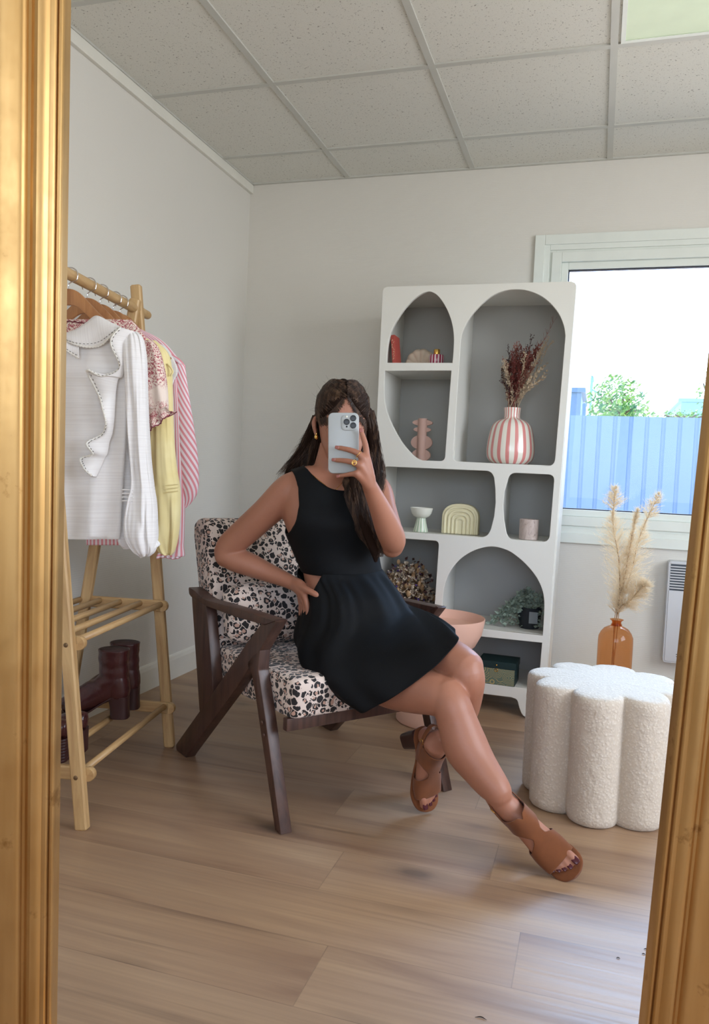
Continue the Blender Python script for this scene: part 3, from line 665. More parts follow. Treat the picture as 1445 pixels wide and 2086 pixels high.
# dried flower basket in the left lower compartment
def heap(nm, label, cat, c, R, specs, seed, contain=None):
    r = empty(nm, c); tag(r, label, cat); rq = random.Random(seed); c = V(c)
    for (pn, mat, cnt, kind, s) in specs:
        b = MB()
        for i in range(cnt):
            d = rv(rq); d.z = abs(d.z); rad = rq.uniform(.55, 1.0)
            p = c + V((d.x * R[0], d.y * R[1], d.z * R[2])) * rad
            if contain: p = V([min(max(p[k], contain[0][k]), contain[1][k]) for k in range(3)])
            if kind == 'fl':
                for w in range(6): leafq(b, p, d * .6 + rv(rq), rv(rq), s * rq.uniform(.6, 1.2), s * .35)
            elif kind == 'ball': b.sphere(p, s * rq.uniform(.7, 1.2), 8, 6, (1, 1, 1.5))
            elif kind == 'twig':
                q = p + (d + rv(rq) * .4) * s * 4; b.tube([c + V((0, 0, R[2] * .2)), p, q], .0007, 4)
                for w in range(6): leafq(b, p.lerp(q, rq.random()), rv(rq), rv(rq), s, s * .3)
            else: leafq(b, p, d + rv(rq) * .8, rv(rq), s * rq.uniform(.7, 1.3), s * .38)
        tag(b.build(pn, M[mat], r, smooth=(kind == 'ball')), kind='stuff')
    return r
cF = V((-.745, 3.27, ZG + .06)); r = heap('dried_flower_basket', 'low basket heaped with dried cream, brown and purple flowers behind the armrest', 'dried flowers', cF, (.125, .10, .185),
     [('dark_filling', 'dried_dark', 200, 'leaf', .018), ('cream_flowers', 'shell', 420, 'fl', .0095), ('brown_heads', 'straw', 70, 'ball', .009), ('twigs', 'straw', 60, 'twig', .006), ('purple_flowers', 'purple', 34, 'fl', .010), ('pale_flowers', 'shell', 120, 'fl', .007)], 5, ((-.850, 3.19, ZG + .03), (-.622, 3.42, .60)))
b = MB(); b.lathe([(0, 0), (.06, 0), (.075, .02), (.082, .06), (.078, .062), (.07, .05), (0, .05)], (-.745, 3.27, ZG), 32); b.build('basket', M['straw'], r)
# potted eucalyptus
simple('pot_dark', (24, 32, 40), .5); simple('tag_grey', (120, 128, 132), .7)
cG = V((onY(1078, 1280, 3.27).x, 3.27, ZG)); r = empty('potted_eucalyptus', cG); tag(r, 'grey-green eucalyptus trailing from a black pot in the lower arched compartment', 'plant')
b = MB(); b.lathe([(0, 0), (.038, 0), (.042, .01), (.05, .085), (.048, .086), (.042, .078), (0, .075)], cG, 28); b.build('pot', M['pot_dark'], r, auto=40)
b = MB(); q = onY(1080, 1262, 3.21); b.box((q.x - .004, 3.208, ZG + .028), (q.x + .030, 3.2095, ZG + .075)); b.build('paper_tag', M['tag_grey'], r, smooth=False)
b = MB(); rq = random.Random(8)
ends = [(1010, 1262), (1000, 1275), (1003, 1288), (1020, 1250), (1030, 1240), (1045, 1228), (1060, 1220), (1075, 1216), (1090, 1228), (1100, 1236), (1035, 1270), (1022, 1282), (1050, 1268), (1012, 1270), (1065, 1285), (1052, 1285), (1095, 1300), (1040, 1248), (1103, 1255), (1055, 1240), (1028, 1262), (1084, 1240)]
for k, (ex, ey) in enumerate(ends):
    e = onY(ex, ey, 3.22 + .05 * rq.random()); e.z = max(e.z, ZG + .012); s = cG + V((rq.uniform(-.02, .02), rq.uniform(-.02, .02), .075)); m = s.lerp(e, .5) + V((0, 0, .05))
    path = cr([s, m, e], 15); b.tube([V(t) for t in path[::2]], .0011, 5)
    for t in path[3:]:
        t = V(t)
        for sgn in (-1, 1, 1):
            d = rv(rq) + V((sgn * .7, -.3, .1)); p2 = t + d.normalized() * .002
            if p2.z < ZG + .006: p2.z = ZG + .006
            leafq(b, p2, V((d.x, d.y, max(d.z, -.1))), rv(rq), rq.uniform(.016, .026), .0075)
b.build('leaves', M['eucalyptus'], r, smooth=False)
# green keepsake box
n = NT('gilt_leaf_paper'); co = n.coord('UV'); w = n.n('ShaderNodeTexWave', wave_type='RINGS', rings_direction='SPHERICAL'); vv = n.n('ShaderNodeTexVoronoi', feature='F1'); n.l(co, vv.inputs[0]); vv.inputs['Scale'].default_value = 24
f = n.math('FRACT', n.math('MULTIPLY', vv.outputs['Distance'], 7.0)); n.col(n.mix(n.math('LESS_THAN', f, .22), lin((96, 112, 98)), lin((176, 158, 104)))); n.set(Roughness=.5); M['leaf_paper'] = n.m
simple('box_green', (12, 42, 44), .45)
z8 = crop(960, 1290, .09689)
fr_ = onZ(*z8(910, 1135), ZH); fl_ = onZ(*z8(270, 1052), ZH); uxx = (fr_ - fl_); uxx.z = 0; uxx.normalize(); uyy = V((-uxx.y, uxx.x, 0)); fr_.z = 0; wb_, db_ = .148, .125
O8 = fr_ - uxx * wb_; r = empty('keepsake_box', O8 + uxx * wb_ / 2 + uyy * db_ / 2); r.location.z = ZH; tag(r, 'dark green lidded box with a gold leaf pattern front in the bottom compartment', 'box')
def obb(u0, u1, v0, v1, z0, z1, bev=0.001): return MB().box((u0, v0, z0), (u1, v1, z1), bev, Matrix(((uxx.x, uyy.x, 0, O8.x), (uxx.y, uyy.y, 0, O8.y), (0, 0, 1, ZH), (0, 0, 0, 1))))
obb(0, wb_, .0, db_, .0005, .0665).build('case', M['box_green'], r, smooth=False)
obb(-.002, wb_ + .002, -.002, db_ + .002, .067, .094).build('lid', M['box_green'], r, smooth=False)
b = MB(); c4 = [O8 + uxx * u - uyy * .0006 + V((0, 0, ZH + z)) for u, z in ((.002, .002), (wb_ - .002, .002), (wb_ - .002, .066), (.002, .066))]; c5 = [p - uyy * .0005 for p in c4]
b.add(c4 + c5, [(3, 2, 1, 0), (4, 5, 6, 7), (0, 1, 5, 4), (1, 2, 6, 5), (2, 3, 7, 6), (3, 0, 4, 7)], [[(0, 0)] * 4, [(0, 0), (.148, 0), (.148, .066), (0, .066)]] + [[(0, 0)] * 4] * 4); b.build('patterned_front', M['leaf_paper'], r, smooth=False)
b = MB(); pc = O8 + uxx * wb_ * .5 - uyy * .003 + V((0, 0, ZH + .081)); b.sphere(pc, .0035, 10, 6); pc2 = O8 + uxx * wb_ * .5 - uyy * .0028 + V((0, 0, ZH + .060))
b.tube([pc2 + uxx * math.cos(t) * .006 + V((0, 0, math.sin(t) * .006)) for t in np.linspace(0, 2 * PI, 17)], .0012, 6); b.build('clasp', M['brass'], r)
# ------------------------------------------------------------------ leopard armchair
n = NT('leopard'); co0 = n.coord('Object'); ds = n.noise(co0, 34, 3); 
mm = n.n('ShaderNodeVectorMath', operation='SCALE'); n.l(ds.outputs['Color'], mm.inputs[0]); mm.inputs['Scale'].default_value = 0.022
ad = n.n('ShaderNodeVectorMath', operation='ADD'); n.l(co0, ad.inputs[0]); n.l(mm.outputs[0], ad.inputs[1])
mp = n.n('ShaderNodeMapping'); n.l(ad.outputs[0], mp.inputs[0]); mp.inputs['Scale'].default_value = (1.0, 0.86, 1)
vo = n.n('ShaderNodeTexVoronoi', feature='F1'); n.l(mp.outputs[0], vo.inputs[0]); vo.inputs['Scale'].default_value = 53; vo.inputs['Randomness'].default_value = 0.62
ve = n.n('ShaderNodeTexVoronoi', feature='DISTANCE_TO_EDGE'); n.l(mp.outputs[0], ve.inputs[0]); ve.inputs['Scale'].default_value = 53; ve.inputs['Randomness'].default_value = 0.62
br = n.noise(co0, 62, 2); sz = n.n('ShaderNodeSeparateColor'); n.l(vo.outputs['Color'], sz.inputs[0])
d = n.math('ADD', vo.outputs['Distance'], n.math('MULTIPLY', n.math('SUBTRACT', sz.outputs[0], .5), .16))
ringm = n.math('MULTIPLY', n.math('GREATER_THAN', d, 0.25), n.math('LESS_THAN', d, 0.55)); ringm = n.math('MULTIPLY', ringm, n.math('GREATER_THAN', br.outputs[0], 0.44))
solid = n.math('MULTIPLY', n.math('LESS_THAN', d, 0.46), n.math('GREATER_THAN', sz.outputs[1], 0.62)); blk = n.math('MULTIPLY', n.math('MAXIMUM', ringm, solid), n.math('GREATER_THAN', ve.outputs[0], .045))
c = n.mix(n.math('LESS_THAN', d, 0.28), lin((222, 204, 192)), lin((190, 152, 134))); c = n.mix(blk, c, lin((26, 22, 24)))
n.col(c); n.set(Roughness=.75); n.b.inputs['Sheen Weight'].default_value = .2; M['leopard'] = n.m
wood('dark_wood', (86, 60, 50), (54, 36, 32), .38, 'Object', (40, 40, 4))
CFL = V((-.719, 1.854, 0)); CU = V((.6135, .7897, 0)); CV = V((-.7897, .6135, 0))
def CP(a, b_, z): return CFL + CU * a + CV * b_ + V((0, 0, z))
chair = empty('armchair', CP(.286, .35, 0)); tag(chair, 'dark wooden lounge armchair with leopard print seat and back', 'armchair')
arm = smooth([(.072, .545), (.25, .541), (.40, .536), (.50, .532), (.54, .536), (.59, .547), (.635, .552)], 3) + [(.638, .545), (.632, .530), (.617, .524), (.505, .513), (.30, .515), (.130, .523)]
rear = [(.068, .544), (.078, .548), (.150, .524), (.222, .462), (.435, .263), (.706, .016), (.700, 0), (.622, 0), (.60, .022), (.276, .321), (.216, .384), (.19, .40), (.154, .449)]
front_leg = [(.154, .449), (.158, .393), (.110, .28), (.002, 0), (.034, 0), (.165, .312), (.197, .378), (.216, .388), (.225, .40), (.19, .43)]
post = [(.617, .526), (.505, .516), (.440, .290), (.437, .262), (.47, .22), (.528, .178)]
for a0 in (-.010, .548):
    th = -.034  # thickness runs towards +CU
    for nm, poly, w in (('armrest', arm, 1), ('leg', rear, 0), ('leg', front_leg, 0), ('back_post', post, 0)):
        g = .010 if nm == 'armrest' else (0.001 if nm == 'back_post' else 0.0)
        b = MB(); bm_pts = poly
        O = CP(a0 - g * .3, 0, 0); b.prism(bm_pts, O, CV, (0, 0, 1), -(.034 + g * 1.2) if False else (.034 + g), .003)
        o = b.build(nm, M['dark_wood'], chair, auto=35)
# prism thickness direction is CV x Z; flip if it runs the wrong way
if CV.cross(V((0, 0, 1))).dot(CU) < 0:
    for o in [c_ for c_ in chair.children]: o.data.transform(Matrix.Translation(CU * .034))
b = MB(); b.bar(CP(.02, .055, .270), CP(.55, .055, .270), .034, .022, (0, 0, 1), .003); b.build('seat_rail', M['dark_wood'], chair, auto=35)
b = MB(); b.bar(CP(.02, .48, .285), CP(.55, .48, .285), .045, .022, (0, 0, 1), .003); b.build('seat_rail', M['dark_wood'], chair, auto=35)
for zz, bb in ((.262, .118), (.232, .106)):
    b = MB(); b.lathe([(0, 0), (.006, 0), (.0055, .002), (0, .0028)], CP(-.0135, bb, zz), 16, -CU); b.build('bolt', M['dark_wood'], chair)
def cushion(nm, prof, a0, a1, rr=.02, crown=0.0, root=chair, seg=14):
    """closed side profile in (b, z) swept across the chair with soft shoulders; uv in metres"""
    P = [V2(p) for p in prof]; cxx = sum((p for p in P), V((0, 0, 0))) / len(P); rows = []; b = MB()
    sh = [(a0, .86), (a0 + rr * .12, .94), (a0 + rr * .5, .985), (a0 + rr, 1.0)]
    aa = sh + [(a0 + rr + (a1 - a0 - 2 * rr) * t, 1.0) for t in np.linspace(0, 1, seg)[1:-1]] + [(a1 - (q - a0), s_) for q, s_ in sh[::-1]]
    for a, s_ in aa:
        t = (a - a0) / (a1 - a0); cr_ = 1 + crown * math.sin(PI * t)
        rows.append([CP(a, cxx.x + (p.x - cxx.x) * (s_ if s_ < 1 else 1), cxx.y + (p.y - cxx.y) * s_ * (cr_ if p.y > cxx.y else 1)) for p in P])
    b.loft(rows); return b.build(nm, M['leopard'], root, auto=60)
def rprof(pts, r): return fillet(pts, r)
seat = rprof([(.030, .287), (.022, .392), (.50, .388), (.545, .268)], [.012, .03, .02, .01])
seat = [seat[i] for i in range(len(seat))]
def dens(pts, h=.03):
    out = []
    for i in range(len(pts)):
        p, q = V2(pts[i]), V2(pts[(i + 1) % len(pts)]); k = max(1, int((q - p).length / h))
        for j in range(k): t = p.lerp(q, j / k); out.append((t.x, t.y))
    return out
cushion('seat', dens(seat), .027, .545, .025, .12)
cushion('backrest', dens(rprof([(.478, .392), (.616, .775), (.722, .768), (.560, .262), (.546, .268)], [.01, .045, .035, .01, .0])), .027, .545, .03)
# lumbar pillow
pil = empty('lumbar_pillow', CP(.22, .42, .40)); tag(pil, 'leopard print lumbar pillow leaning on the back of the armchair', 'pillow')
b = MB(); rows = []
for t in np.linspace(0, 1, 17):
    e = 1 - abs(2 * t - 1) ** 4; a = .03 + .42 * t; hh, ww = .062 + .030 * e ** .5, .020 + .042 * e ** .6
    rows.append((CP(a, .452, .492), V((0, 0, 1)) * hh + CV * hh * .28, (CV - V((0, 0, .28))) * ww))
b.ell(rows, 40, 33, 2.6); b.build('cover', M['leopard'], pil)

# ------------------------------------------------------------------ blush side table
simple('blush', (232, 186, 166), .42, var=.02)
c = V((-.548, 2.962, 0)); r = empty('bowl_table', c); tag(r, 'blush pink metal side table with a deep round bowl top behind the armchair', 'side table')
lathe_part('base', [(0, 0), (.146, 0), (.150, .004), (.150, .012), (.146, .03), (.128, .065), (.09, .095), (.05, .11), (.02, .115), (0, .115)], c, M['blush'], r, 64)
lathe_part('stem', [(0, .11), (.02, .11), (.018, .26), (0, .26)], c, M['blush'], r, 24)
lathe_part('bowl', [(0, .253), (.05, .255), (.10, .270), (.140, .300), (.163, .345), (.172, .395), (.173, .405), (.171, .406), (.169, .400), (.158, .372), (.12, .362), (0, .360)], c, M['blush'], r, 72, 50)

# ------------------------------------------------------------------ boucle pouf
n = NT('boucle'); co = n.coord('Object'); vv = n.n('ShaderNodeTexVoronoi', feature='SMOOTH_F1'); n.l(n.coord('Object'), vv.inputs[0]); vv.inputs['Scale'].default_value = 150
nz = n.noise(co, 210, 3, .6, 1.8); h = n.math('SUBTRACT', n.math('MULTIPLY', nz.outputs[0], .7), vv.outputs['Distance'])
n.col(n.ramp(h, [(.0, lin((208, 196, 180))), (.4, lin((234, 226, 213)))])); n.set(Roughness=.95); n.bump(h, .7, .003); n.b.inputs['Sheen Weight'].default_value = .3; M['boucle'] = n.m
c = V((.060, 2.425, 0)); b = MB(); rows = []; NP_ = 8; ph = math.radians(-98)
def lobe(th, R=.163, rl=.069):
    best = 0
    for k in range(NP_):
        d = th - (ph + 2 * PI * k / NP_); d = (d + PI) % (2 * PI) - PI
        if abs(R * math.sin(d)) < rl: best = max(best, R * math.cos(d) + math.sqrt(rl ** 2 - (R * math.sin(d)) ** 2))
    return best
thn = 384
base_r = [lobe(2 * PI * j / thn) for j in range(thn)]
ks = [(0.0, .93), (.004, .965), (.014, .995), (.03, 1.0)] + [(z, 1.0) for z in np.linspace(.04, .325, 48)] + [(.342, .998), (.351, .988), (.357, .965), (.3605, .92), (.362, .8), (.362, .65), (.3635, .45), (.364, .25), (.364, .1)]
for z, s in ks:
    ring = []
    for j in range(thn):
        th = 2 * PI * j / thn; rr = base_r[j] * s; p = V((math.cos(th) * rr, math.sin(th) * rr, z))
        q = noise.noise(p * 95) * .0010 + noise.noise(p * 40) * .0014
        out = V((math.cos(th), math.sin(th), 0)) if z < .345 else V((0, 0, 1))
        ring.append(c + p + out * q * (0 if z < .003 else 1))
    rows.append(ring)
b.loft(rows); o = b.build('pouf', M['boucle']); local(o, c); tag(o, 'cream boucle pouf shaped like a fluted flower standing before the window', 'pouf')

# ------------------------------------------------------------------ amber bottle with pampas
n = NT('amber'); tr = n.n('ShaderNodeBsdfTransparent'); tr.inputs[0].default_value = (*lin((244, 210, 172)), 1); gl = n.n('ShaderNodeBsdfGlossy'); gl.inputs['Roughness'].default_value = .03; df = n.n('ShaderNodeBsdfTranslucent'); df.inputs[0].default_value = (*lin((200, 96, 34)), 1)
fr = n.n('ShaderNodeLayerWeight'); fz = n.math('ADD', .03, n.math('MULTIPLY', n.math('POWER', fr.outputs['Facing'], 4.0), .5)); m1 = n.n('ShaderNodeMixShader'); m2 = n.n('ShaderNodeMixShader'); m1.inputs[0].default_value = .12
n.l(tr.outputs[0], m1.inputs[1]); n.l(df.outputs[0], m1.inputs[2]); n.l(fz, m2.inputs[0]); n.l(m1.outputs[0], m2.inputs[1]); n.l(gl.outputs[0], m2.inputs[2]); n.l(m2.outputs[0], n.out.inputs[0]); M['amber'] = n.m
cb = V((onY(1253.5, 1320, 3.10).x, 3.10, 0)); H0 = onY(1253, 1262, 3.10).z
r = empty('amber_bottle', cb); tag(r, 'rounded amber glass bottle vase on the floor behind the pouf', 'vase')
pr = [(0, 0), (.061, 0), (.0635, .004), (.0635, H0 - .085), (.0625, H0 - .065), (.055, H0 - .048), (.044, H0 - .034), (.028, H0 - .0255), (.020, H0 - .023), (.0175, H0 - .020), (.017, H0 - .008), (.019, H0 - .004), (.025, H0), (.0245, H0 + .0015), (.0155, H0 - .006), (.015, H0 - .022)]
lathe_part('body', pr, cb, M['amber'], r, 64, 60)
lathe_part('collar', [(.0182, H0 - .0215), (.0205, H0 - .0215), (.0205, H0 - .017), (.0182, H0 - .017)], cb, M['amber'], r, 32)
n = NT('pampas_mat'); tl = n.n('ShaderNodeBsdfTranslucent'); tl.inputs[0].default_value = (*lin((255, 244, 222)), 1); df = n.n('ShaderNodeBsdfDiffuse'); df.inputs[0].default_value = (*lin((252, 240, 220)), 1); m1 = n.n('ShaderNodeMixShader'); m1.inputs[0].default_value = .6
n.l(df.outputs[0], m1.inputs[1]); n.l(tl.outputs[0], m1.inputs[2]); n.l(m1.outputs[0], n.out.inputs[0]); M['pampas_mat'] = n.m
def pampas(label, tips, width, npl, seed):
    """tips: axis points from the bottle's mouth upward"""
    r = empty('pampas_grass', cb + V((0, 0, H0))); tag(r, label, 'dried grass', 'pampas stems in the amber bottle'); rq = random.Random(seed)
    base = cb + V((rq.uniform(-.02, .02), rq.uniform(-.02, .02), .03)); mouth = cb + V((rq.uniform(-.009, .009), rq.uniform(-.009, .009), H0))
    path = [base, mouth] + tips; Q = [V(q) for q in cr(path, 60)]
    b = MB(); b.tube(Q[::3], .0016, 6); b.build('stem', M['straw'], r)
    lines = []
    i0 = min(range(60), key=lambda i: abs(Q[i].z - (H0 + .03)))
    for i in range(i0, 60):
        t = (i - i0) / (59 - i0); wd = width * (math.sin(min(1, t * 1.25 + .12) * PI) ** .6 if t < .78 else (1 - t) * 2.6 + .08) 
        T_ = (Q[min(i + 1, 59)] - Q[i - 1]).normalized()
        for k in range(npl):
            o = Q[i] + T_ * rq.uniform(0, .008); d = rv(rq); d = (d - T_ * d.dot(T_)).normalized(); L = wd * rq.uniform(.75, 1.35) * 1.5
            a = (T_ * .9 + d * .85).normalized(); e = o + a * L + d * L * .10 + V((0, 0, -.12 * L)); m_ = o + a * L * .5
            lines.append([o, m_, e])
            for w in range(5):
                s = o.lerp(e, rq.uniform(.25, 1)); lines.append(([s, s + (a + rv(rq) * .8) * rq.uniform(.006, .016)], .8))
    o = strands('plume', lines, M['pampas_mat'], r, .0008); return r
Y0 = 3.10
pampas('tallest pale pampas plume, at the left of the amber bottle', [onY(1262, 1150, Y0), onY(1250, 1070, Y0), onY(1253, 997, Y0)], .052, 13, 1)
pampas('pampas plume that leans right, out of the amber bottle', [onY(1285, 1170, Y0 + .03), onY(1305, 1090, Y0 + .04), onY(1341, 1010, Y0 + .05)], .044, 12, 2)
pampas('thin sparse pampas stem between the two full plumes', [onY(1276, 1160, Y0 - .01), onY(1288, 1090, Y0 - .02), onY(1298, 1042, Y0 - .02)], .010, 10, 3)
pampas('short curled pampas tuft low at the right of the bottle', [onY(1284, 1225, Y0 - .03), onY(1305, 1200, Y0 - .04), onY(1312, 1190, Y0 - .05)], .036, 8, 4)

# ------------------------------------------------------------------ wall heater
simple('enamel', (206, 208, 212), .35, var=.01); simple('slot', (66, 74, 84), .6); simple('print_black', (14, 14, 16), .5)
hy = 3.585; hz0, hz1 = onY(1352, 1348.8, hy).z, onY(1364, 1143, hy).z; hx0 = onY(1357, 1250, hy).x; hx1 = hx0 + .46
r = empty('wall_heater', ((hx0 + hx1) / 2, YB, hz0)); tag(r, 'white electric panel heater with a slotted grille fixed low on the wall', 'heater')
ag = onY(1359, 1202, hy).z
poly = fillet([(hx0, hz0), (hx1, hz0), (hx1, hz1), (hx0, hz1)], [.014] * 4)
b = MB(); b.prism(poly, (0, YB - .001, 0), (1, 0, 0), (0, 0, 1), (YB - .001 - hy - .004)); b.build('casing', M['enamel'], r, auto=35)
poly = fillet([(hx0 + .006, hz0 + .006), (hx1 - .006, hz0 + .006), (hx1 - .006, ag), (hx0 + .006, ag)], [.010, .010, 0, 0])
b = MB(); b.prism(poly, (0, hy + .004, 0), (1, 0, 0), (0, 0, 1), .004, .001); b.build('front_panel', M['enamel'], r, auto=35)
b = MB(); b.box((hx0 + .008, hy + .0032, ag), (hx1 - .008, hy + .0036, hz1 - .012)); b.build('grille_back', M['slot'], r, smooth=False)
for k in range(9):
    z = ag + .002 + (hz1 - .018 - ag) * (k + .75) / 9.3; b = MB(); b.box((hx0 + .007, hy - .001, z - .0028), (hx1 - .007, hy + .0034, z + .0024), .0008); b.build('louvre', M['enamel'], r, smooth=False)
b = MB(); b.box((hx0 + .008, hy - .0005, hz1 - .011), (hx1 - .008, hy + .0035, hz1 - .004), .001); b.build('top_bar', M['enamel'], r, smooth=False)
def text_mesh(nm, body, size, mat, root, M4, ext=.0006):
    cu = bpy.data.curves.new(nm, 'FONT'); cu.body = body; cu.size = size; cu.extrude = ext / 2; cu.offset = size * .012; cu.shear = .12
    t = bpy.data.objects.new('tmp', cu); COL.objects.link(t); me = bpy.data.meshes.new_from_object(t.evaluated_get(bpy.context.evaluated_depsgraph_get())); bpy.data.objects.remove(t)
    me.materials.clear(); me.transform(M4); o = link(nm, me, mat, None, False); adopt(o, root); return o
pt = onY(1377, 1338, hy)
# the room is seen in the mirror, so the word reads reversed
txt = text_mesh('logo', 'atlantic', .026, M['print_black'], r, Matrix(((-1, 0, 0, 0), (0, 0, -1, hy - .0006), (0, 1, 0, pt.z), (0, 0, 0, 1))))
xm_ = min(v.co.x for v in txt.data.vertices); txt.data.transform(Matrix.Translation((pt.x - xm_, 0, 0)))
b = MB(); b.tube([(pt.x + .03 + .012 * k, hy - .0006, pt.z - .008 - .002 * math.sin(k * .8)) for k in range(5)], .0006, 5); b.build('swoosh', M['print_black'], r)
# small specks of leaf litter on the floor
simple('litter', (60, 46, 36), .9)
for k, (px, py) in enumerate(((980, 2075), (1260, 1952), (1312, 1944), (1316, 1934))):
    p = onZ(px, py, 0.0012); b = MB(); s = .010 if k == 0 else .0035
    b.tube([p + V((-s, 0, 0)), p + V((0, s * .35, .0008)), p + V((s, 0, 0))], [.0004, .0011, .0003], 5); o = b.build('floor_debris', M['litter']); local(o, p)
    tag(o, ('curled dry leaf crumb on the floor at the bottom edge of the view', 'dark crumb on the bare floor, the leftmost of the three near the right moulding', 'middle one of three tiny crumbs on the floor near the right moulding', 'farthest of three tiny crumbs on the floor near the right moulding')[k], 'crumb', 'crumbs on the floor')
# ------------------------------------------------------------------ bamboo garment rack
wood('bamboo', (206, 172, 122), (172, 134, 88), .45, 'UV', (50, 5, 1))
RF = V((-1.209, 1.684, 0)); RL = V((-.172, .985, 0)).normalized(); RW = V((-.985, -.172, 0)).normalized()
def RP(l, w, z): return RF + RL * l + RW * w + V((0, 0, z))
rack = empty('garment_rack', RP(.31, .18, 0)); tag(rack, 'bamboo A-frame clothes rack with two slatted shelves along the left wall', 'clothes rack')
simple('screw', (120, 96, 70), .4, .6)
def sbar(a, b_, w, d_, ref): # chamfered bar with lengthwise uv
    a, b_ = V(a), V(b_); z = (b_ - a).normalized(); x = (V(ref) - z * z.dot(V(ref))).normalized(); y = z.cross(x); c = .004
    q = [(-w / 2 + c, -d_ / 2), (w / 2 - c, -d_ / 2), (w / 2, -d_ / 2 + c), (w / 2, d_ / 2 - c), (w / 2 - c, d_ / 2), (-w / 2 + c, d_ / 2), (-w / 2, d_ / 2 - c), (-w / 2, -d_ / 2 + c)]
    rows = []
    L = (b_ - a).length
    for t, s in ((0, .8), (.004 / L, 1), (.5, 1), (1 - .004 / L, 1), (1, .8)): rows.append([a.lerp(b_, t) + x * u * s + y * v * s for u, v in q])
    return MB().loft(rows)
zt, zr = 1.52, 1.44
for l in (0.0, .62):
    sbar(RP(l, -.002, 0), RP(l, .163, zt), .034, .024, RW).build('leg', M['bamboo'], rack, auto=30)
    sbar(RP(l + (.026 if l == 0 else -.026), .362, 0), RP(l + (.026 if l == 0 else -.026), .152, zr + .03), .034, .024, RW).build('leg', M['bamboo'], rack, auto=30)
b = MB(); b.tube([RP(-.10, .155, zr), RP(.655, .155, zr)], .0155, 20); b.tube([RP(.655, .155, zr), RP(.70, .155, zr)], .0145, 20); b.build('hanging_rail', M['bamboo'], rack, auto=50)
for zz, slats in ((.475, (.035, .105, .175, .245, .31)), (.137, (.012, .125, .24, .345))):
    w0, w1 = (.105 * zz - .02, .362 - .14 * zz + .015)
    for l in (.020, .600):
        sbar(RP(l, w0, zz), RP(l, w1, zz), .036, .018, (0, 0, 1)).build('cross_rail', M['bamboo'], rack, auto=30)
        b = MB(); b.lathe([(0, -.009), (.017, -.009), (.018, -.007), (.018, .007), (.017, .009), (0, .009)], RP(l, w0, zz), 24, RL); b.build('rail_end', M['bamboo'], rack, auto=35)
    for w in slats: b = MB(); b.tube([RP(.02, w, zz + .006), RP(.60, w, zz + .006)], .0095, 14, round_ends=False); b.build('slat', M['bamboo'], rack)
    b = MB(); b.lathe([(0, 0), (.006, 0), (.005, .0015), (0, .001)], RP(-.0125, .105 * zz, zz), 14, -RL); b.build('screw', M['screw'], rack)

# ------------------------------------------------------------------ hangers
wood('hanger_wood', (184, 132, 86), (150, 98, 60), .4, 'UV', (30, 4, 1)); simple('chrome', (220, 220, 224), .12, 1.0)
HL = [.165, .275, .355, .445, .495]
def hanger(l, lab):
    c = RP(l, .158, zr - .052); r = empty('clothes_hanger', c); tag(r, lab, 'hanger', 'wooden hangers on the rack rail')
    top = smooth([(-.192, -.125), (-.15, -.098), (-.10, -.060), (-.06, -.022), (-.028, .006), (0, .014), (.028, .006), (.06, -.022), (.10, -.060), (.15, -.098), (.192, -.125)], 4)
    bot = [(x * .97, z - (.018 + .026 * max(0, 1 - abs(x) / .2))) for x, z in top[::-1]]
    b = MB(); b.prism(top + bot, c - RL * .006, RW, (0, 0, 1), .012 if RW.cross(V((0, 0, 1))).dot(RL) > 0 else -.012, .003); b.build('body', M['hanger_wood'], r, auto=40)
    pts = [c + V((0, 0, .010)), c + V((0, 0, .028))]
    for t in np.linspace(-125, 120, 15): a = math.radians(t); pts.append(RP(l, .155, zr) + RW * (math.sin(a) * .0215) + V((0, 0, -.002 + math.cos(a) * .0215)) )
    pts = pts[:2] + pts[2:] if (pts[2] - c).dot(RW) > 0 else pts
    b = MB(); b.tube(pts, .0017, 8); b.build('hook', M['chrome'], r); return r
for l, t in zip(HL, ('wooden hanger nearest the mirror, carrying the white ruffled blouse', 'second wooden hanger, just behind the white blouse, carrying the floral top', 'middle of the five wooden hangers, carrying the yellow blouse', 'fourth wooden hanger counted from the mirror, carrying a plain white top', 'farthest wooden hanger, next to the rail end, carrying the striped shirt')): hanger(l, t)

# ------------------------------------------------------------------ clothes
def cloth(key, cfun, rough=.8, sss=0.0):
    n = NT(key); co = n.coord('UV'); n.col(cfun(n, co)); n.set(Roughness=rough)
    w = n.noise(n.coord('UV', scale=(260, 900, 1)), 1.0, 2); n.bump(w.outputs[0], .12, .0006); n.b.inputs['Sheen Weight'].default_value = .15; M[key] = n.m
cloth('white_cotton', lambda n, co: n.ramp(n.noise(n.coord('UV', scale=(5, 240, 1)), 1.0, 3).outputs[0], [(.35, lin((229, 225, 223))), (.6, lin((237, 234, 232)))]))
cloth('yellow_cotton', lambda n, co: n.ramp(n.noise(co, 14, 2).outputs[0], [(.3, lin((234, 215, 150))), (.7, lin((244, 230, 174)))]))
def toile(n, co):
    a = n.noise(n.coord('Object'), 55, 3, .6, 2.0); k = n.ramp(a.outputs[0], [(.44, (0, 0, 0)), (.475, (1, 1, 1)), (.53, (1, 1, 1)), (.56, (0, 0, 0))]); p = n.noise(n.coord('Object'), 9, 2); k2 = n.math('MULTIPLY', k, n.ramp(p.outputs[0], [(.32, (0, 0, 0)), (.41, (1, 1, 1))]))
    return n.mix(k2, lin((238, 220, 206)), lin((172, 72, 84)))
cloth('toile', toile)
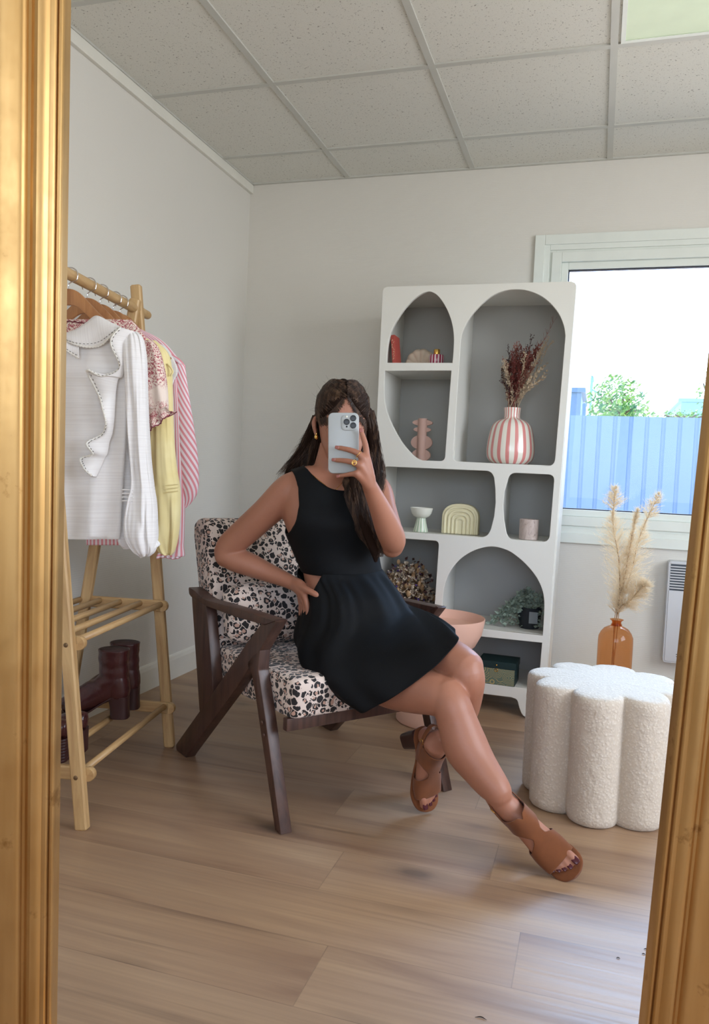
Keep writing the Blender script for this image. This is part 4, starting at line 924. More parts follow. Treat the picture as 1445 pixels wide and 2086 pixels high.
def pink_stripe(n, co, skew=0.0):
    sp = n.n('ShaderNodeSeparateXYZ'); n.l(co, sp.inputs[0]); f = n.math('FRACT', n.math('ADD', n.math('MULTIPLY', sp.outputs[0], 84.0), n.math('MULTIPLY', sp.outputs[1], skew)))
    c = n.mix(n.math('LESS_THAN', f, .48), lin((238, 224, 230)), lin((224, 144, 154))); return c
cloth('pink_stripe', pink_stripe); cloth('pink_stripe_bias', lambda n, co: pink_stripe(n, co, 34.0))
simple('lace', (232, 228, 220), .8); simple('lace_hole', (96, 88, 80), .9); simple('wine_trim', (120, 48, 62), .8)

def gat(px, py, l): 
    q = onP(px, py, RP(l, 0, 0), RL); return q
def hang(b, l, rows, th, folds=0.0, nf=5, seed=0, seg=7, n=72, dl=0.0):
    """a hanging tube of cloth: rows (left px, right px, y px) at rail position l, th metres thick"""
    arr = []
    for i, row in enumerate(rows):
        x0, x1, y = row[:3]; t_ = row[3] if len(row) > 3 else th
        p, q = gat(x0, y, l), gat(x1, y, l); c = (p + q) / 2 + RL * dl; a = (q - p) / 2; arr.append((c, a, RL * t_))
    def disp(th_, t): return 0
    Q = cr([tuple(c) + tuple(a) + tuple(k) for c, a, k in arr], (len(arr) - 1) * seg + 1); rings = []
    for i, q in enumerate(Q):
        c, a, k = V(q[:3]), V(q[3:6]), V(q[6:9]); t = i / (len(Q) - 1); r = []
        for j in range(n):
            an = 2 * PI * j / n; cs, sn = math.cos(an), math.sin(an)
            f = folds * (.35 + .65 * t) * (.6 * math.sin(cs * nf * 1.7 + seed + t * 2.2 + math.sin(t * 5 + seed)) + 1.3 * noise.noise(V((cs * nf * .8, t * 3.0, seed))) + .6 * noise.noise(V((cs * nf * 2, t * 7, seed + 9))))
            r.append(c + a * math.copysign(abs(cs) ** .8, cs) + k * math.copysign(abs(sn) ** .7, sn) + RL.normalized() * f * (1 - abs(cs) ** 6))
        rings.append(r)
    return b.loft(rings)
def ribbon(A, E, l, dA, dE, waves, amp, mat, root, nm, lace=True, th=.0012, m=90):
    """ruffle between an attached edge A and a free edge E (px lists), standing off the cloth by dA..dE"""
    PA = [gat(x, y, l) - RL * dA for x, y in A]; PE = [gat(x, y, l) - RL * dE for x, y in E]
    a, e = cr(PA, m), cr(PE, m); rows = []
    for i in range(m):
        p, q = V(a[i]), V(e[i]); w = math.sin(i / (m - 1) * waves * 2 * PI) * amp; row = []
        for s in np.linspace(0, 1, 9): row.append(p.lerp(q, s) - RL * (w * s ** 1.3 + .006 * math.sin(s * PI)))
        rows.append(row + [pp + RL * th for pp in row[::-1]])
    b = MB(); b.loft(rows); o = b.build(nm, mat, root)
    edge = [rows[i][8] for i in range(m)]
    if lace:
        b = MB(); b.tube(edge[::2], .0024, 6, round_ends=False)
        L = 0
        for i in range(0, m - 1):
            L += (edge[i + 1] - edge[i]).length
            if L > .0075: L = 0; b.sphere(edge[i], .0042, 6, 4, (1, .5, 1))
        t1 = b.build('lace_edge', M['lace'], root)
        b = MB(); L = 0
        for i in range(1, m - 1):
            inn = rows[i][8].lerp(rows[i][7], .9); L += (rows[i][8] - rows[i - 1][8]).length
            if L > .0085:
                L = 0; d = (rows[i + 1][8] - rows[i - 1][8]).normalized(); b.tube([inn - RL * .0012 - d * .0018, inn - RL * .0012 + d * .0018], .0008, 4)
        b.build('eyelets', M['lace_hole'], root)
    return edge
def garment(nm, lab, l, cat='blouse'):
    c = RP(l, .155, zr - .10); r = empty(nm, c); tag(r, lab, cat); return r
# --- white ruffled blouse
l = HL[0]; r = garment('white_blouse', 'white long sleeved blouse with lace edged ruffles on the nearest hanger', l)
b = MB(); hang(b, l - .012, [(74, 272, 684), (70, 276, 700), (66, 268, 740), (64, 262, 800), (62, 256, 900), (60, 250, 1000), (58, 246, 1080), (58, 244, 1098)], .016, .010, 5, 1.0); b.build('body', M['white_cotton'], r)
b = MB(); hang(b, l - .022, [(252, 280, 676, .010), (250, 291, 690, .02), (254, 297, 730, .026), (258, 299, 800, .026), (262, 302, 880, .027), (268, 306, 940, .027), (270, 312, 990, .028), (262, 317, 1020, .03), (256, 319, 1060, .034), (258, 320, 1095, .034), (272, 316, 1122, .022), (284, 306, 1133, .01)], .026, .011, 4, 2.0, n=80); b.build('sleeve', M['white_cotton'], r)
b = MB(); hang(b, l + .03, [(240, 262, 760, .015), (238, 268, 900, .02), (243, 282, 1010, .024), (242, 288, 1060, .03), (244, 290, 1100, .028), (252, 284, 1118, .012)], .02, .010, 3, 5.0, n=60); b.build('sleeve', M['white_cotton'], r)
b = MB(); p0, p1 = gat(286, 1131, l - .02), gat(322, 1106, l - .02); b.tube([p0, p0.lerp(p1, .5) - RL * .012, p1], [.009, .011, .009], 14, flat=.5, ref=V((0, 0, 1))); b.build('cuff', M['white_cotton'], r)
b = MB(); b.lathe([(0, 0), (.0045, 0), (.005, .001), (.0045, .0022), (0, .0018)], gat(293, 1131, l - .034), 16, -RL); b.build('button', M['lace'], r)
for k in range(4):
    b = MB(); y = 998 + k * 7.5; b.tube([gat(x, y + .5 * math.sin(x), l - .049) for x in (249, 256, 264, 271)], .0016, 6); b.build('tuck', M['white_cotton'], r)
ribbon([(142, 684), (165, 676), (188, 661), (208, 648), (235, 660), (266, 675)], [(150, 699), (172, 708), (197, 712), (222, 707), (243, 690), (260, 672)], l, .034, .046, 1.5, .004, M['white_cotton'], r, 'collar_ruffle')
ribbon([(141, 688), (150, 690), (162, 698), (176, 700)], [(139, 692), (146, 711), (160, 724), (178, 735)], l, .036, .05, .8, .004, M['white_cotton'], r, 'collar_ruffle', m=40)
ribbon([(284, 680), (270, 706), (264, 745), (260, 770), (252, 776), (248, 795), (246, 822), (244, 858), (240, 885), (234, 903), (230, 925), (224, 935), (218, 950), (208, 972)],
       [(262, 674), (245, 705), (257, 752), (226, 770), (197, 760), (206, 790), (224, 822), (233, 858), (222, 886), (197, 904), (207, 925), (179, 935), (190, 952), (206, 970)], l, .034, .050, 4.5, .010, M['white_cotton'], r, 'front_ruffle', m=170)
# --- toile top
l = HL[1]; r = garment('floral_top', 'cream top with crimson floral print and scalloped flounce sleeves behind the white blouse', l, 'top')
b = MB(); hang(b, l, [(96, 268, 652), (96, 286, 672), (110, 300, 700), (130, 292, 760), (150, 285, 850), (160, 282, 950), (160, 280, 1010)], .012, .003, 4, 3.0); b.build('body', M['toile'], r)
sl = [(282, 312, 694, .010), (288, 324, 712, .018), (292, 334, 750, .024), (295, 340, 790, .026), (297, 342, 822, .024), (299, 342, 834, .020)]
b = MB(); hang(b, l - .006, sl, .02, .004, 3, .5, n=48); b.build('sleeve', M['toile'], r)
ed = ribbon([(296, 836), (312, 834), (330, 832), (343, 829)], [(303, 886), (318, 876), (338, 862), (358, 842)], l, .022, .034, 3.0, .009, M['toile'], r, 'flounce', lace=False, m=80)
b = MB(); b.tube([p + V((0, 0, .0025 * abs(math.sin(i * .45)))) for i, p in enumerate(ed)], .0016, 6); b.build('scalloped_trim', M['wine_trim'], r)
ed = ribbon([(298, 838), (312, 838), (328, 836)], [(302, 868), (320, 858), (356, 838)], l, -.006, -.016, 2.0, .006, M['toile'], r, 'flounce', lace=False, m=50)
b = MB(); b.tube(ed, .0014, 6); b.build('scalloped_trim', M['wine_trim'], r)
b = MB(); ln = [gat(131 + k * 3.2, 652 + .35 * k + 2.0 * abs(math.sin(k * .9)), l - .014) for k in range(24)]; b.tube(ln, .0016, 6); b.build('neck_trim', M['wine_trim'], r)
# --- yellow blouse
l = HL[2]; r = garment('yellow_blouse', 'butter yellow long sleeved blouse hanging behind the floral sleeve', l)
b = MB(); hang(b, l, [(190, 290, 684), (186, 318, 702), (184, 326, 730), (184, 318, 800), (186, 312, 900), (188, 308, 1000), (188, 306, 1060)], .012, .004, 4, 2.0); b.build('body', M['yellow_cotton'], r)
b = MB(); hang(b, l - .004, [(290, 318, 694, .008), (306, 340, 716, .018), (312, 348, 745, .024), (314, 350, 800, .024), (310, 352, 870, .026), (308, 357, 940, .028), (309, 364, 985, .032), (311, 366, 1005, .034), (312, 366, 1050, .034), (314, 362, 1095, .03), (322, 356, 1122, .018), (332, 350, 1131, .008)], .02, .010, 3, 3.3, n=64); b.build('sleeve', M['yellow_cotton'], r)
for k in range(3): b = MB(); y = 990 + k * 7; b.tube([gat(x, y - .1 * (x - 330), l - .039) for x in (334, 345, 356, 363)], .0016, 6); b.build('tuck', M['yellow_cotton'], r)
b = MB(); b.tube([gat(x, y, l - .022) for x, y in ((342, 742), (349, 750), (352, 758), (348, 765))], .0028, 8); b.build('shoulder_trim', M['yellow_cotton'], r)
# --- plain white top
l = HL[3]; r = garment('white_shirt', 'plain white top mostly hidden between the yellow blouse and the striped shirt', l, 'top')
b = MB(); hang(b, l, [(210, 300, 690), (206, 336, 706), (202, 356, 735), (202, 362, 760), (202, 352, 785), (204, 345, 860), (206, 342, 960)], .010, .003, 4, 1.0); b.build('body', M['white_cotton'], r)
# --- striped shirt
l = HL[4]; r = garment('striped_shirt', 'pink and white striped shirt on the farthest hanger', l, 'shirt')
b = MB(); hang(b, l, [(205, 282, 668), (200, 325, 690), (192, 352, 716), (186, 368, 745), (182, 368, 800), (180, 366, 900), (178, 364, 1000), (176, 362, 1080), (176, 360, 1110)], .014, .005, 5, 2.0); b.build('body', M['pink_stripe'], r)
def tubeline(pts, rad, l, nm, mat, root, n=22, flat=.55, res=None):
    b = MB(); P = [gat(x, y, l) for x, y in pts]; R_ = [q / 1600 * (P[i] - EYE).dot(FW) for i, q in enumerate(rad)]; b.tube(P, R_, n, flat=flat, ref=RW, res=res or 40); return b.build(nm, mat, root)
tubeline([(364, 748), (368, 800), (374, 870), (380, 930), (384, 985), (382, 1008), (375, 1030)], [14, 17, 22, 24, 22, 18, 8], l - .02, 'sleeve', M['pink_stripe_bias'], r)
b = MB(); hang(b, l - .028, [(348, 362, 770, .01), (352, 370, 880, .012), (346, 376, 1000, .014), (343, 375, 1090, .014), (340, 374, 1112, .014), (330, 376, 1130, .018), (334, 374, 1134, .016)], .012, .004, 3, 1.5, n=40); b.build('placket', M['pink_stripe'], r)
ribbon([(332, 1122), (345, 1120), (360, 1122), (375, 1120)], [(328, 1136), (345, 1134), (362, 1137), (377, 1134)], l, .034, .040, 5, .004, M['pink_stripe'], r, 'frill', lace=False, m=60)
b = MB(); b.tube([gat(x, y, l - .012) for x, y in ((262, 668), (285, 686), (312, 704), (340, 722), (362, 736), (374, 748))], [.006, .009, .009, .009, .010, .008], 12, flat=.7, ref=V((0, 0, 1))); b.build('yoke', M['pink_stripe'], r)

# ------------------------------------------------------------------ boots and shoes on the lower shelf
n = NT('oxblood'); co = n.coord('Object'); t = n.noise(co, 22, 4, .6, .8); n.col(n.mix(t.outputs[0], lin((46, 20, 21)), lin((72, 32, 31)))); n.set(Roughness=.26); n.bump(t.outputs[0], .35, .006); M['oxblood'] = n.m
simple('boot_dark', (52, 24, 24), .45); simple('zip', (170, 168, 160), .3, .9); simple('boot_lining', (60, 40, 36), .9)
def boot(heel_px, lab):
    h = onZ(heel_px[0], heel_px[1], .156); X = (RW * .985 - RL * .17).normalized(); Y = V((-X.y, X.x, 0)); M4 = Matrix(((X.x, Y.x, 0, h.x), (X.y, Y.y, 0, h.y), (0, 0, 1, .153), (0, 0, 0, 1)))
    r = empty('ankle_boot', h); tag(r, lab, 'boot', 'oxblood ankle boots'); L = lambda x, y, z: M4 @ V((x, y, z))
    D = lambda v: M4.to_3x3() @ V(v)
    rows = []
    for (cx, cz, ax, ay, tl) in ((.200, .030, .022, .020, 1.1), (.180, .036, .030, .034, 1.0), (.150, .046, .036, .040, .85), (.118, .064, .044, .038, .62), (.088, .082, .052, .036, .45), (.062, .104, .052, .036, .2), (.050, .128, .046, .036, .0), (.048, .150, .044, .036, 0), (.050, .175, .045, .037, 0), (.050, .200, .046, .039, 0), (.050, .212, .047, .040, 0)):
        A = V((math.cos(tl), 0, -math.sin(tl) * -1)) if False else V((math.sin(PI / 2 - tl), 0, math.sin(tl))); rows.append((L(cx, 0, cz), D(A) * ax, D(V((0, 1, 0))) * ay))
    b = MB(); b.ell(rows, 36, 60, 2.2, lambda th, t: .018 * math.sin(t * 46 + 2 * math.sin(th)) * (1 if .45 < t < .85 else .2)); b.ell([(L(.032, 0, .064), D((1, 0, 0)) * .031, D((0, 1, 0)) * .030), (L(.034, 0, .085), D((1, 0, 0)) * .036, D((0, 1, 0)) * .034), (L(.042, 0, .115), D((1, 0, 0)) * .041, D((0, 1, 0)) * .035), (L(.046, 0, .14), D((1, 0, 0)) * .036, D((0, 1, 0)) * .033)], 36, 16, 2.2); b.build('upper', M['oxblood'], r)
    b = MB(); b.ell([(L(.050, 0, .206), D((1, 0, 0)) * .044, D((0, 1, 0)) * .037), (L(.050, 0, .2135), D((1, 0, 0)) * .044, D((0, 1, 0)) * .037)], 36, 3); b.build('lining', M['boot_lining'], r)
    b = MB(); b.ell([(L(.026, 0, 0), D((1, 0, 0)) * .028, D((0, 1, 0)) * .029), (L(.028, 0, .035), D((1, 0, 0)) * .028, D((0, 1, 0)) * .028), (L(.032, 0, .068), D((1, 0, 0)) * .032, D((0, 1, 0)) * .030)], 36, 8, 3.2); b.build('heel', M['boot_dark'], r, auto=50)
    b = MB(); b.ell([(L(.215, 0, .008), D((0, 0, 1)) * .004, D((0, 1, 0)) * .018), (L(.17, 0, .006), D((0, 0, 1)) * .005, D((0, 1, 0)) * .036), (L(.125, 0, .016), D((0, 0, 1)) * .005, D((0, 1, 0)) * .034), (L(.085, 0, .042), D((0, 0, 1)) * .005, D((0, 1, 0)) * .028), (L(.05, 0, .064), D((0, 0, 1)) * .005, D((0, 1, 0)) * .028)], 24, 30, 3); b.build('sole', M['boot_dark'], r)
    b = MB(); b.tube([L(.052, -.0378, .20), L(.054, -.0365, .15), L(.058, -.0372, .11)], .0012, 6); b.build('zip', M['boot_dark'], r)
    return r
boot((262, 1459), 'oxblood leather block heeled ankle boot on the rack shelf, the nearer one of the pair')
boot((283, 1440), 'oxblood leather block heeled ankle boot on the rack shelf, the farther one by the wall')
def loafer(heel_px, lab, ridged):
    h = onZ(heel_px[0], heel_px[1], .156); X = (RW * .99 - RL * .12).normalized(); Y = V((-X.y, X.x, 0)); M4 = Matrix(((X.x, Y.x, 0, h.x), (X.y, Y.y, 0, h.y), (0, 0, 1, .153), (0, 0, 0, 1)))
    r = empty('heeled_loafer', h); tag(r, lab, 'shoe', 'buckled heeled loafers'); L = lambda x, y, z: M4 @ V((x, y, z)); D = lambda v: M4.to_3x3() @ V(v)
    b = MB(); b.ell([(L(.215, 0, .018), D((0, 0, 1)) * .010, D((0, 1, 0)) * .016), (L(.185, 0, .024), D((0, 0, 1)) * .018, D((0, 1, 0)) * .034), (L(.14, 0, .038), D((0, 0, 1)) * .026, D((0, 1, 0)) * .038), (L(.09, 0, .064), D((0, 0, 1)) * .026, D((0, 1, 0)) * .034), (L(.04, 0, .082), D((0, 0, 1)) * .024, D((0, 1, 0)) * .030), (L(.008, 0, .084), D((0, 0, 1)) * .022, D((0, 1, 0)) * .022), (L(.0, 0, .084), D((0, 0, 1)) * .014, D((0, 1, 0)) * .010)], 30, 40, 2.4); b.build('upper', M['oxblood'], r)
    b = MB(); b.ell([(L(.118, 0, .053), D(V((.4, 0, 1))) * .029, D((0, 1, 0)) * .0385), (L(.095, 0, .062), D(V((.4, 0, 1))) * .029, D((0, 1, 0)) * .0375)], 30, 4, 2.4, caps=True); b.build('strap', M['leopard'], r)
    b = MB(); cc = L(.108, -.041, .060); fr_ = [(-.013, -.010), (.013, -.010), (.013, .010), (-.013, .010), (-.013, -.010)]; b.tube([cc + D((u, 0, v)) for u, v in fr_], .0018, 6, res=41); b.build('buckle', M['chrome'], r)
    b = MB(); rows = []; 
    for i in range(25):
        z = i / 24 * .062; s = 1 - (.03 if ridged and i % 3 == 0 else 0); rows.append([L(.026 + math.copysign(abs(math.cos(a)) ** .6, math.cos(a)) * .027 * s, math.copysign(abs(math.sin(a)) ** .6, math.sin(a)) * .028 * s, z) for a in [2 * PI * j / 32 for j in range(32)]])
    b.loft(rows); b.build('heel', M['boot_dark'], r, auto=25); return r
loafer((176, 1527), 'dark heeled loafer with a leopard strap and buckle behind the near rack leg', False)
loafer((139, 1546), 'dark heeled loafer with ridged stacked heel, half hidden by the mirror frame', True)
# ------------------------------------------------------------------ the seated woman
n = NT('skin'); co = n.coord('Object'); t = n.noise(co, 7, 3); q = n.noise(co, 45, 3, .6)
c = n.mix(t.outputs[0], lin((156, 104, 82)), lin((174, 120, 96))); c = n.mix(n.math('MULTIPLY', n.ramp(q.outputs[0], [(.58, (0, 0, 0)), (.75, (1, 1, 1))]), .18), c, lin((136, 82, 64)))
n.col(c); n.set(Roughness=.46); n.b.inputs['Subsurface Weight'].default_value = .12; n.b.inputs['Subsurface Radius'].default_value = (.9, .35, .2); n.b.inputs['Subsurface Scale'].default_value = .012; M['skin'] = n.m
fn = n.noise(co, 600, 2); n.bump(fn.outputs[0], .05, .0005)
n = NT('black_cloth'); co = n.coord('Object'); fl = n.noise(co, 260, 2); t = n.noise(co, 900, 2)
n.col(n.mix(n.ramp(fl.outputs[0], [(.70, (0, 0, 0)), (.74, (1, 1, 1))]), lin((5, 8, 12)), lin((28, 34, 40)))); n.set(Roughness=.7); n.b.inputs['Specular IOR Level'].default_value = .22; n.bump(t.outputs[0], .15, .0008); M['black_cloth'] = n.m
n = NT('suede'); co = n.coord('Object'); t = n.noise(co, 30, 4); n.col(n.mix(t.outputs[0], lin((98, 54, 26)), lin((132, 76, 38)))); n.set(Roughness=.92); n.b.inputs['Sheen Weight'].default_value = .12; n.bump(n.noise(co, 900, 2).outputs[0], .2, .0006); M['suede'] = n.m
simple('heel_brown', (58, 34, 30), .35); simple('insole', (146, 92, 60), .6); simple('nail_rose', (160, 100, 92), .25); simple('nail_wine', (74, 20, 34), .2); simple('gold_jewel', (232, 190, 110), .2, 1.0)
n = NT('hair'); co = n.coord('Object'); t = n.noise(n.coord('Object', scale=(60, 60, 6)), 1.5, 3); n.col(n.ramp(t.outputs[0], [(.3, lin((30, 21, 17))), (.5, lin((62, 44, 35))), (.74, lin((112, 86, 66)))])); n.set(Roughness=.5); n.b.inputs['Specular IOR Level'].default_value = .35; M['hair'] = n.m
n = NT('hair_under'); n.col(lin((34, 23, 18))); n.set(Roughness=.8); n.b.inputs['Specular IOR Level'].default_value = .05; M['hair_under'] = n.m

uH = V((.6135, .7897, 0)); fH = V((.7897, -.6135, 0)); uC = V((.86, .51, 0)).normalized(); fC = V((uC.y, -uC.x, 0))
uM = (uH * .5 + uC * .5).normalized(); fM = V((uM.y, -uM.x, 0))
torso = [  # centre, side axis, front axis, half width, half depth
    (W(712, 1330, 2.32), uH, fH, .120, .085), (W(714, 1305, 2.31), uH, fH, .142, .100), (W(714, 1275, 2.32), uH, fH, .145, .104), (W(706, 1225, 2.35), uH, fH, .126, .096), (W(695, 1168, 2.37), uM, fM, .116, .086),
    (W(684, 1120, 2.365), uM, fM, .124, .094), (W(678, 1065, 2.35), uC, fC, .146, .108), (W(674, 1020, 2.345), uC, fC, .148, .098), (W(672, 990, 2.345), uC, fC, .142, .080), (W(670, 970, 2.345), uC, fC, .126, .062), (W(669, 959, 2.345), uC, fC, .098, .052), (W(669, 950, 2.345), uC, fC, .060, .046)]
b = MB()
b.ell([(c, u * a, f * d_) for c, u, f, a, d_ in torso], 48, 60, 2.25)
b.sphere(W(650, 1062, 2.285), .058, 20, 14); b.sphere(W(722, 1060, 2.325), .058, 20, 14)
# neck and head
b.tube([W(669, 985, 2.35), W(676, 945, 2.335), W(690, 900, 2.32)], [.060, .049, .052], 28)
HC = W(697, 868, 2.30); fd = (-FW * .98 + RT * .16); fd.z = 0; fd.normalize(); sd = V((-fd.y, fd.x, 0)) * (1 if V((-fd.y, fd.x, 0)).dot(RT) > 0 else -1); uz = V((0, 0, 1))
head_rows = [(-.118, .052, .016, .016), (-.112, .050, .028, .028), (-.095, .042, .041, .046), (-.070, .030, .053, .064), (-.040, .014, .062, .080), (0, .004, .068, .090), (.04, -.002, .071, .096), (.075, -.005, .067, .090), (.100, -.008, .052, .070), (.115, -.010, .032, .044), (.121, -.010, .012, .016)]
b.ell([(HC + uz * h + fd * fo, sd * a, fd * d_) for h, fo, a, d_ in head_rows], 40, 60, 2.15)
b.tube([HC + uz * .012 + fd * .088, HC - uz * .012 + fd * .100, HC - uz * .030 + fd * .108, HC - uz * .036 + fd * .098], [.008, .009, .012, .011], 14)          # nose
for s in (-1, 1):
    b.tube([HC + uz * .022 + sd * s * .012 + fd * .086, HC + uz * .028 + sd * s * .032 + fd * .082, HC + uz * .020 + sd * s * .052 + fd * .066], [.007, .007, .005], 10)   # brow
    b.tube([HC - uz * .032 + sd * s * .010 + fd * .096, HC - uz * .034 + sd * s * .014 + fd * .090], .007, 10)
    b.ell([(HC - uz * .018 + sd * s * .034 + fd * .060, sd * .022, fd * .024), (HC - uz * .034 + sd * s * .036 + fd * .054, sd * .020, fd * .022)], 16, 6)
    e0 = HC - uz * .006 + sd * s * .070 - fd * .004   # ears
    b.tube([e0 - uz * .028 + fd * .004 + sd * s * .004, e0 - uz * .014 + fd * .001 + sd * s * .008, e0 + uz * .010 - fd * .004 + sd * s * .012, e0 + uz * .028 - fd * .006 + sd * s * .009], [.007, .011, .015, .010], 16, flat=.45, ref=fd)
b.tube([HC - uz * .063 + fd * .088 - sd * .020, HC - uz * .061 + fd * .0955, HC - uz * .063 + fd * .088 + sd * .020], [.004, .0075, .004], 12)
b.tube([HC - uz * .071 + fd * .086 - sd * .016, HC - uz * .072 + fd * .093, HC - uz * .071 + fd * .086 + sd * .016], [.004, .0075, .004], 12)
# right arm, hand on the hip
b.tube([W(640, 985, 2.345), W(606, 993, 2.325), W(585, 1004, 2.32), W(545, 1042, 2.34), W(503, 1080, 2.37), W(468, 1112, 2.395), W(462, 1132, 2.40)], [.040, .049, .050, .045, .043, .040, .037], 28)
b.tube([W(460, 1125, 2.40), W(476, 1138, 2.395), W(508, 1150, 2.385), W(548, 1167, 2.37), W(580, 1180, 2.35), W(600, 1190, 2.33)], [.036, .038, .036, .029, .0235, .021], 26)
b.tube([W(594, 1186, 2.34), W(612, 1198, 2.30), W(620, 1216, 2.29)], [.020, .024, .020], 20, flat=.75, ref=uz)
def finger(bb, pts, r0, r1): bb.tube(pts, list(np.linspace(r0, r1, len(pts))), 12, res=len(pts) * 5)
finger(b, [W(608, 1192, 2.30), W(624, 1201, 2.268), W(640, 1209, 2.248), W(653, 1216, 2.245)], .012, .0078)
for k, (ex, ey, ed, kx, ky, kd) in enumerate(((629, 1262, 2.262, 622, 1218, 2.268), (623, 1266, 2.280, 618, 1218, 2.284), (617, 1262, 2.30, 614, 1216, 2.30), (612, 1252, 2.32, 610, 1213, 2.316))):
    finger(b, [W(612, 1200, 2.29 + k * .008), W(kx, ky, kd), W((kx + ex) / 2 + 1.5, (ky + ey) / 2, (kd + ed) / 2 - .002), W(ex, ey, ed)], .0105 - k * .0006, .007 - k * .0004)
# left arm raised with the phone
b.tube([W(715, 990, 2.36), W(748, 990, 2.385), W(768, 1002, 2.385), W(780, 1040, 2.34), W(792, 1080, 2.28), W(799, 1104, 2.245), W(799, 1112, 2.235)], [.040, .047, .047, .042, .040, .037, .034], 28)
b.tube([W(801, 1108, 2.235), W(800, 1098, 2.21), W(791, 1075, 2.18), W(775, 1037, 2.135), W(761, 1006, 2.10), W(753, 988, 2.08)], [.034, .037, .037, .0295, .0235, .0205], 26)
Lk = [(748, 933, 2.052), (740, 934, 2.043), (734, 948, 2.040), (727, 965, 2.044)]
for k, (x, y, d_) in enumerate(Lk): b.tube([W(753, 990, 2.075), W((753 + x) / 2 + 2, (990 + y) / 2, 2.062 + (d_ - 2.05) * .5), W(x, y, d_)], [.018, .0135, .0105], 14)
b.ell([(W(752, 985, 2.072), RT * .020, FW * .013), (W(746, 968, 2.062), RT * .024, FW * .013), (W(742, 950, 2.055), RT * .020, FW * .012), (W(743, 938, 2.055), RT * .014, FW * .010)], 20, 16)
ftips = []
def fing(pts, r0, r1): finger(b, [W(*p) for p in pts], r0, r1); ftips.append((W(*pts[-1]), (W(*pts[-1]) - W(*pts[-2])).normalized(), r1))
fing([(748, 933, 2.052), (745, 908, 2.057), (740, 890, 2.061), (736, 878, 2.063)], .0095, .0067)
fing([(740, 934, 2.043), (727, 922, 2.044), (706, 915, 2.052), (689, 912, 2.062)], .0095, .0065)
fing([(734, 948, 2.040), (716, 941, 2.042), (698, 938, 2.052), (682, 937, 2.062)], .0092, .0062)
fing([(727, 965, 2.044), (714, 966, 2.050), (702, 968, 2.060), (691, 970, 2.068)], .0080, .0055)
finger(b, [W(752, 972, 2.085), W(748, 950, 2.105), W(738, 930, 2.112), W(724, 916, 2.106)], .013, .008)
# legs
b.tube([W(690, 1298, 2.31), W(735, 1345, 2.25), W(790, 1385, 2.165), W(840, 1402, 2.09), W(884, 1413, 2.03), W(914, 1424, 2.0)], [.084, .083, .073, .065, .056, .051], 32)
b.tube([W(912, 1418, 2.0), W(922, 1440, 1.985), W(932, 1470, 1.98), W(950, 1522, 1.965), W(978, 1566, 1.94)], [.048, .049, .051, .056, .047], 32)
b.tube([W(768, 1285, 2.38), W(820, 1315, 2.27), W(875, 1332, 2.16), W(918, 1345, 2.085), W(947, 1360, 2.04)], [.082, .076, .066, .057, .050], 30)
b.tube([W(946, 1358, 2.04), W(951, 1378, 2.03), W(950, 1400, 2.05), W(936, 1448, 2.12), W(915, 1490, 2.20), W(901, 1518, 2.245)], [.047, .047, .047, .050, .040, .031], 28)
def frame(o, x, z):
    x = x.normalized(); z = (z - x * z.dot(x)).normalized(); y = z.cross(x); return Matrix(((x.x, y.x, z.x, o.x), (x.y, y.y, z.y, o.y), (x.z, y.z, z.z, o.z), (0, 0, 0, 1)))
tipR = onZ(1174, 1784, .012); tmp = frame(tipR, RT * .60 - UP * .40 - FW * .69, -RT * .36 + UP * .60 - FW * .68); MR = frame(tipR - V((tmp[0][0], tmp[1][0], tmp[2][0])) * .222, RT * .60 - UP * .40 - FW * .69, -RT * .36 + UP * .60 - FW * .68)
xl_ = RT * .29 - UP * .95 - FW * .17; zl_ = RT * .42 + UP * .28 - FW * .86; tipL = onZ(873, 1646, .012); tmp = frame(tipL, xl_, zl_); ML = frame(tipL - V((tmp[0][0], tmp[1][0], tmp[2][0])) * .222, xl_, zl_)
FAX = [(.178, .022, .037, .012), (.15, .036, .0385, .019), (.12, .056, .0345, .025), (.09, .081, .031, .031), (.066, .108, .029, .036), (.049, .137, .029, .036), (.040, .165, .030, .033)]
TOES = [(.023, .160, .211, .0118), (.004, .165, .209, .0082), (-.009, .163, .202, .0076), (-.020, .160, .194, .0072), (-.029, .155, .184, .0066)]
def dirs(i):
    x0, z0 = FAX[max(i - 1, 0)][:2]; x1, z1 = FAX[min(i + 1, len(FAX) - 1)][:2]; d = V((x1 - x0, 0, z1 - z0)).normalized(); return d, V((d.z, 0, -d.x))
def foot(bb, M4, side, full=True):
    R3 = M4.to_3x3(); rows = []
    for i, (x, z, a, c_) in enumerate(FAX if full else FAX[:5]):
        d, nn = dirs(i); rows.append((M4 @ V((x, 0, z)), R3 @ V((0, a, 0)), R3 @ (nn * c_)))
    bb.ell(rows, 28, 36, 2.2)
    if full: bb.tube([M4 @ V((.045, 0, .145)), M4 @ V((.030, 0, .118)), M4 @ V((.024, 0, .112))], [.030, .028, .025], 22)
    bb.tube([M4 @ V((.022, 0, .112)), M4 @ V((.055, 0, .093)), M4 @ V((.10, 0, .058))], [.024, .020, .018], 18)
    for y, x0, x1, r_ in TOES:
        bb.tube([M4 @ V((x0, y * side, .024)), M4 @ V(((x0 + x1) / 2, y * side, .0285)), M4 @ V((x1 - r_ * .6, y * side, .0215))], [r_ * .95, r_ * .95, r_], 14)
    # ankle bones
    if full: bb.sphere(M4 @ V((.036, .029, .158)), .009, 10, 8); bb.sphere(M4 @ V((.036, -.029, .150)), .009, 10, 8)
foot(b, MR, 1, False); foot(b, ML, -1)
b.tube([W(950, 1522, 1.965), W(982, 1571, 1.935), W(1012, 1611, 1.905), MR @ V((.018, 0, .136)), MR @ V((.044, 0, .113)), MR @ V((.070, 0, .098))], [.050, .046, .037, .031, .031, .030], 24)
